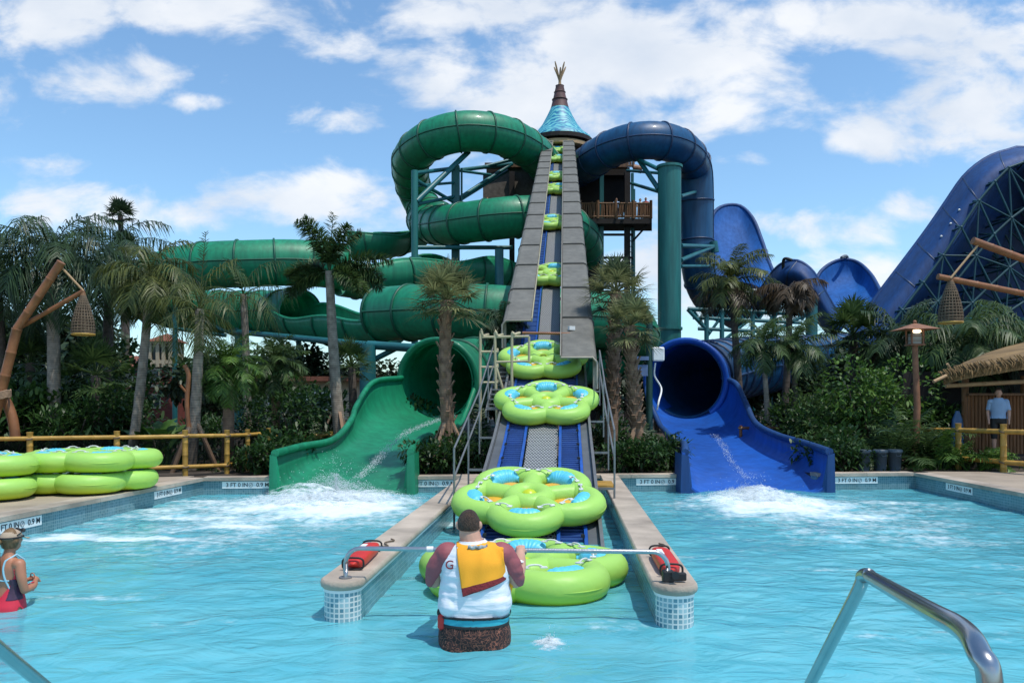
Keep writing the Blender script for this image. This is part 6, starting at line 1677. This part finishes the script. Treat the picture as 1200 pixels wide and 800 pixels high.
# the man in the white shirt; local z: 0 is the water surface
B0 = V((-.31, 6.75, 0))
m = MB()
torso(m, [(-.16, 0, 0, .24, .19), (-.05, 0, 0, .262, .22), (.08, 0, -.01, .272, .235), (.2, 0, .0, .258, .23), (.34, 0, .02, .286, .25), (.48, 0, .015, .272, .23), (.6, 0, .0, .262, .2), (.69, 0, -.005, .255, .175), (.76, -.005, -.005, .205, .14), (.81, -.015, 0, .12, .105), (.85, -.02, .005, .085, .09)], p=.85)
for s in (-1, 1): m.ell((s*.222, 0, .722), (.10, .105, .095), 14, 10); m.ell((s*.115, -.105, .0), (.13, .13, .15), 16, 12); m.ell((s*.17, -.02, .33), (.118, .19, .13), 18, 12)
hc = (-.05, .02, .975); hr = (.087, .102, .114)
limb(m, [(-.02, 0, .80), (-.045, .01, .90)], [.095, .088]); head(m, hc, hr)
for s in (-1, 1): m.ell((hc[0]+s*.094, .012, .968), (.02, .03, .036), 10, 8)
limb(m, [(-.235, 0, .725), (-.315, .03, .61), (-.345, .085, .49)], [.088, .078, .062]); limb(m, [(-.345, .085, .49), (-.28, .28, .57), (-.20, .50, .672)], [.062, .056, .036])
limb(m, [(.235, 0, .725), (.31, .03, .60), (.338, .095, .485)], [.088, .078, .062]); limb(m, [(.338, .095, .485), (.375, .30, .57), (.385, .50, .672)], [.062, .058, .037])
grip(m, (-.20, .565, .658), 1); grip(m, (.385, .53, .658), -1)
for s in (-1, 1):
    limb(m, [(s*.13, 0, -.05), (s*.14, .01, -.40), (s*.135, -.01, -.78)], [.135, .09, .055]); m.ell((s*.14, .08, -.815), (.05, .13, .04), 12, 8)
man = fuse(m, .0085, 5); man.location = B0
props(man, 'large man in a white shirt with maroon sleeves standing at the steel bar', 'person')
eyes(man, hc, hr)
def sleeve(c): return abs(c.x) > .165+max(0, .80-c.z)*.56 and c.z > .455 and c.y < .15
def arm(c): return (abs(c.x) > .29 and c.z < .6) or c.y > .26
for sg_ in (-1, 1): garment(man, lambda c, n: sleeve(c) and not (c.y > .135) and c.x*sg_ > 0, .010, 'sleeve', maroon, man, .006)
garment(man, lambda c, n: .24 < c.z < .845 and not sleeve(c) and not arm(c), .015, 'shirt', shirt_m, man, .010)
garment(man, lambda c, n: .18 < c.z < .262 and not arm(c), .022, 'teal_waistband', tealband, man, .004)
garment(man, lambda c, n: .240 < c.z < .268 and not arm(c), .030, 'belt', black, man)
garment(man, lambda c, n: .165 < c.z < .195, .026, 'waist_cord', black, man)
garment(man, lambda c, n: -.36 < c.z < .19 and not arm(c), .020, 'shorts', shorts_m, man, .005, fold=True)
garment(man, lambda c, n: c.z > hc[2]-.02+.45*(c.y-hc[1]) and c.z > .93+.9*max(0, c.y-.02) and (abs(c.x-hc[0]) < .086 or c.z > 1.005), .005, 'hair', hair_m, man, .005)
bvh = BVHTree.FromObject(man, bpy.context.evaluated_depsgraph_get())
def back_y(x, z, off=.03):
    h = bvh.ray_cast(V((x, -1.5, z)), V((0, 1, 0)), 3)
    return h[0].y-off if h[0] and h[0].y < .08 else None
y_ = back_y(-.196, .67, .042)
text_obj('G', .10, M('maroon_print', (.25, .03, .04), .7), Matrix(((1, 0, 0, -.196), (0, 0, -1, y_), (0, 1, 0, .672), (0, 0, 0, 1))), man, 'shirt_print', .001)
m = MB(); m.box((-.262, -.09, .20), (.07, .13, .13)); o = m.build('hip_pouch', red_foam, man); o.modifiers.new('b', 'BEVEL').width = .02
m = MB(); m.box((-.285, -.1, .275), (.035, .06, .03)); m.tube([(-.29, -.1, .25), (-.29, -.1, .29), (-.28, -.13, .30)], .012, 6); m.build('buckle', black, man)
# towel over his back, hanging there: a thing of its own
NU, NV = 34, 44
rows = []
for j in range(NV+1):
    v = j/NV; row = []
    for i in range(NU+1):
        u = i/NU
        xt = -.158+.395*u; xb = -.085+.34*u; zb_ = .435+.105*u
        x = xt+(xb-xt)*v
        if v < .2:
            a = (v/.2); z0 = .80-.22*max(0, abs(x+.015)-.085)
            z0 = min(z0, .815); y = .12-.22*a; z = z0+.035*sin(pi*min(1, a*.9))
            yb = back_y(x, z-.02, .03)
            if a > .7 and yb is not None: y = min(y, yb)
        else:
            z = .80-.22*max(0, abs(x+.015)-.085); z = min(z, .815)+.012; z = z+(zb_-z)*((v-.2)/.8)
            y = back_y(x, z, .034); 
            if y is None: y = -.09
        y += .012*noise.noise(V((u*5+v*1.5, v*3, 2)))+.006*sin(u*15+v*5)*(.4+v)
        row.append(V((x, y, z)))
    rows.append(row)
for _ in range(8):      # cloth does not follow every step of the body
    for j in range(1, NV):
        for i in range(1, NU): rows[j][i].y = .4*rows[j][i].y+.15*(rows[j-1][i].y+rows[j+1][i].y+rows[j][i-1].y+rows[j][i+1].y)
m = MB(); m.grid(rows)
kb = int(NV*.885)
for fi in range(len(m.f)):
    if fi//NU >= kb: m.m[fi] = 1
strip_ = [[V((.235+.075*u+.012*sin(v*5), .06+.02*sin(u*6), .53-.16*v)) for u in (0, .33, .66, 1)] for v in (0, .25, .5, .75, 1)]
m.grid(strip_)
tw_ = m.build('towel', [towel_m, towel_band], loc=B0); sd = tw_.modifiers.new('t', 'SOLIDIFY'); sd.thickness = .008; sd.offset = 1
props(tw_, 'orange towel with a maroon border draped over the large man in the white shirt', 'towel')
m = MB(); rows = [[V((-.05+.16*u, back_y(-.05+.16*u, .80, .05) or -.1, .828-.03*v+.006*sin(u*20))) for u in [k/10 for k in range(11)]] for v in (0, .5, 1)]
m.grid(rows); o = m.build('grey_print_edge', M('grey_print', (.3, .33, .33), .8, 0, .8, 40), tw_); o.modifiers.new('t', 'SOLIDIFY').thickness = .006

# the woman at the picture edge
B1 = V((-4.875, 7.85, 0)); m = MB()
torso(m, [(-.16, 0, 0, .15, .11), (-.06, 0, -.01, .178, .135), (.02, 0, -.015, .18, .14), (.1, 0, -.005, .165, .12), (.21, 0, 0, .135, .095), (.32, 0, .01, .15, .105), (.40, 0, .005, .162, .095), (.455, 0, 0, .13, .075), (.50, 0, 0, .07, .06), (.54, 0, .01, .05, .052)])
for s in (-1, 1):
    m.ell((s*.15, 0, .435), (.062, .06, .055), 12, 8); limb(m, [(s*.165, 0, .43), (s*.205, -.01, .31), (s*.215, .01, .19)], [.05, .044, .036]); limb(m, [(s*.215, .01, .19), (s*.16, .14, .2), (s*.05, .24, .225)], [.036, .033, .022])
    m.ell((s*.025, .265, .23), (.035, .028, .024), 10, 8)
    for k in range(4):
        y0_ = .25+.012*k; m.tube(cr([(s*.03, y0_, .245-.015*k), (s*-.01, y0_+.03, .25-.015*k), (s*-.045, y0_+.01, .245-.015*k)], 3), .008, 6)
    m.tube(cr([(s*.04, .25, .25), (s*.02, .245, .285), (s*.0, .25, .29)], 3), .0095, 6)
    limb(m, [(s*.085, -.01, -.05), (s*.09, 0, -.40), (s*.085, -.01, -.78)], [.095, .06, .04]); m.ell((s*.09, .06, -.82), (.038, .1, .032), 10, 8)
hc2 = (0, .03, .655); hr2 = (.074, .092, .108); limb(m, [(0, .0, .50), (0, .015, .59)], [.05, .047]); head(m, hc2, hr2)
wo_ = fuse(m, .0085, 5); wo_.data.materials.clear(); wo_.data.materials.append(skin_tan); wo_.location = B1; wo_.rotation_euler = (0, 0, radians(-24))
props(wo_, 'woman in a red swimsuit and tan cap standing in the pool', 'person')
eyes(wo_, hc2, hr2)
def warm(c): return abs(c.x) > .178 or c.y > .145
garment(wo_, lambda c, n: -.09+.35*max(0, abs(c.x)-.08) < c.z < (.135+5.5*max(0, abs(c.x)-.05)**1.35 if c.y < .02 else .40) and not warm(c) and c.z < .40 and (c.z < .15 or abs(c.x) < .17), .006, 'swimsuit', suit_red, wo_)
garment(wo_, lambda c, n: .10 < c.z < .30 and c.y < .03 and abs(c.x) > .105 and not warm(c), .010, 'dark_side_panel', suit_dk, wo_)
b2 = BVHTree.FromObject(wo_, bpy.context.evaluated_depsgraph_get())
def bk(x, z):
    h = b2.ray_cast(V((x, -1.5, z)), V((0, 1, 0)), 3); return V((x, (h[0].y if h[0] else -.05)-.004, z))
m = MB()
for s in (-1, 1):
    pts = [bk(s*(.125-.075*sin(pi*t*.55)), .17+.30*t) for t in [k/14 for k in range(15)]]+[V((s*.075, .03, .52)), V((s*.08, .10, .46))]
    m.tube(pts, .0095, 8)
m.tube([bk(x, .285) for x in [-.13+.26*k/14 for k in range(15)]], .007, 8)
m.build('strap', strap_blue, wo_)
m = MB(); rows = [[(hc2[0]+(hr2[0]+.012)*cos(e)*cos(a), hc2[1]+(hr2[1]+.014)*cos(e)*sin(a)-.004, hc2[2]+.012+(hr2[2]-.012)*sin(e)) for a in [2*pi*k/24 for k in range(24)]] for e in (.05, .25, .5, .8, 1.1, 1.35, 1.53)]
m.grid(rows, 0, True, True, False, True); br = [[(x*(1+.0*t), hc2[1]+.088+t*.085*sqrt(max(0, 1-(x/.082)**2))+.0, hc2[2]+.022-.018*t) for x in [-.078+.156*k/12 for k in range(13)]] for t in (0, .5, 1)]; m.grid(br)
cp = m.build('cap', cap_m, wo_); cp.modifiers.new('t', 'SOLIDIFY').thickness = .006
m = MB(); m.tube([(hc2[0]+(hr2[0]+.016)*cos(a), hc2[1]-.004+(hr2[1]+.018)*sin(a), hc2[2]+.028) for a in [2*pi*k/28 for k in range(28)]], .008, 6, closed=True); m.build('cap_band', black, cp)
m = MB()
for s in (-1, 1): m.ell((s*.04, hc2[1]+.088, hc2[2]+.085), (.032, .018, .022), 10, 8); m.tube([(s*.072, hc2[1]+.08, hc2[2]+.085), (s*.084, hc2[1]+.0, hc2[2]+.05)], .006, 6)
m.cyl((-.02, hc2[1]+.098, hc2[2]+.09), (.02, hc2[1]+.098, hc2[2]+.09), .006); m.build('sunglasses', black, wo_)
garment(wo_, lambda c, n: c.z > .585 and c.y < .035 and abs(c.x) < .1, .009, 'hair', hair_b, wo_, .004)
m = MB(); limb(m, [(0, -.075, .655), (0, -.13, .635), (0.005, -.135, .54), (-.005, -.125, .43), (0, -.11, .34)], [.022, .036, .042, .036, .008], 12)
for k in range(9): a = k*.7; m.tube(cr([(0.02*cos(a), -.13+.02*sin(a), .63), (.038*cos(a), -.135+.034*sin(a), .52), (.034*cos(a+.3), -.125+.03*sin(a+.3), .42), (.012*cos(a), -.112+.015*sin(a), .325)], 4), [.009]*9+[.007]*3+[.003], 6)
m.build('ponytail', hair_b, wo_)
m = MB(); m.box((-.03, -.155, .135), (.06, .03, .05)); m.box((.03, -.15, .13), (.035, .03, .035)); o = m.build('whistle_pouch', black, wo_); o.modifiers.new('b', 'BEVEL').width = .008

# small figures
def figure(label, loc, rz, top, bottom, hairm, arms='down', h=1.72, voxel=.022, group=None):
    k = h/1.72; m = MB()
    torso(m, [(.82, 0, 0, .14, .1), (.92, 0, 0, .165, .115), (1.05, 0, 0, .15, .105), (1.2, 0, 0, .17, .115), (1.34, 0, 0, .175, .1), (1.42, 0, 0, .12, .08), (1.47, 0, 0, .06, .06)])
    hc = (0, .015, 1.60); hr = (.077, .095, .115); limb(m, [(0, 0, 1.42), (0, .01, 1.52)], [.055, .05]); head(m, hc, hr)
    for s in (-1, 1):
        m.ell((s*.17, 0, 1.37), (.06, .06, .055))
        if arms == 'down': limb(m, [(s*.18, 0, 1.36), (s*.24, .0, 1.1)], [.048, .038]); limb(m, [(s*.24, 0, 1.1), (s*.22, .1, .88)], [.038, .028]); m.ell((s*.22, .12, .83), (.028, .03, .05))
        else: limb(m, [(s*.18, 0, 1.36), (s*.25, .08, 1.12)], [.048, .038]); limb(m, [(s*.25, .08, 1.12), (s*.16, .32, 1.08)], [.038, .028]); m.ell((s*.15, .36, 1.09), (.032, .045, .026))
        limb(m, [(s*.085, 0, .88), (s*.095, .02, .48), (s*.09, -.01, .08)], [.088, .06, .042]); m.ell((s*.09, .06, .04), (.042, .11, .04))
    o = fuse(m, voxel, 3); o.location = loc; o.rotation_euler = (0, 0, rz); o.scale = (k, k, k); props(o, label, 'person', group); 
    garment(o, lambda c, n: .93 < c.z < 1.46 and not (abs(c.x) > .205 and c.z < 1.16) and c.y < .2, .012, 'shirt', top, o)
    garment(o, lambda c, n: .42 < c.z < .95 and abs(c.x) < .195 and c.y < .2, .014, 'shorts', bottom, o)
    garment(o, lambda c, n: c.z > 1.58+.9*max(-.03, c.y-.0) and abs(c.x) < .12, .012, 'hair', hairm, o)
    return o
figure('visitor in a red top leaning at the corner of the viewing deck railing', (P(757, 0, 60.6).x, 60.7, zd), pi, cloth_b, cloth_c, hair_m, 'front')
figure('visitor in a pale top at the viewing deck railing beside the red top', (P(750.5, 0, 61).x, 61.1, zd), pi*.9, cloth_a, cloth_c, hair_b, 'front', 1.75)
figure('visitor in a navy top on the viewing deck behind the pale top', (P(755, 0, 62.4).x, 62.4, zd+.0), pi*1.15, cloth_c, cloth_a, hair_m, 'down', 1.85)
figure('visitor in a blue top in the shade at the middle of the viewing deck railing', (P(722, 0, 61).x, 60.8, zd), pi, polo, cloth_c, hair_m, 'front')
figure('visitor in pale clothes on the deck under the green loop', (P(571, 0, 60.6).x, 60.6, zd), pi, cloth_a, cloth_b, hair_b, 'front')
figure('person in a light blue polo standing at the thatched hut counter', ((1170-600)*20.75/F, 20.75, .62), pi*.86, polo, black, hair_m, 'down', 1.72, .014)
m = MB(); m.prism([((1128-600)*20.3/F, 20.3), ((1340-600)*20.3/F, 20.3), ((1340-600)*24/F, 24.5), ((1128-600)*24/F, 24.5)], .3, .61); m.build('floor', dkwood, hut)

# ---------------------------------------------------------------- put every thing's Empty at its base
bpy.context.view_layer.update()
def tree(o):
    out = [o]
    for c in o.children: out += tree(c)
    return out
for o in list(S.objects):
    if o.parent is None and o.type == 'EMPTY' and o.location.length < 1e-6 and o.rotation_euler.to_quaternion().angle < 1e-6:
        lo = V((1e9,)*3); hi = V((-1e9,)*3)
        for c in tree(o):
            if c.type == 'MESH':
                for q in c.bound_box:
                    p = c.matrix_world @ V(q)
                    lo = V(map(min, lo, p)); hi = V(map(max, hi, p))
        if lo.x > 1e8: continue
        base = V(((lo.x+hi.x)/2, (lo.y+hi.y)/2, lo.z)); o.location = base
        for c in o.children: c.location = c.location-base
bpy.context.view_layer.update()
for me in bpy.data.meshes: me.validate()
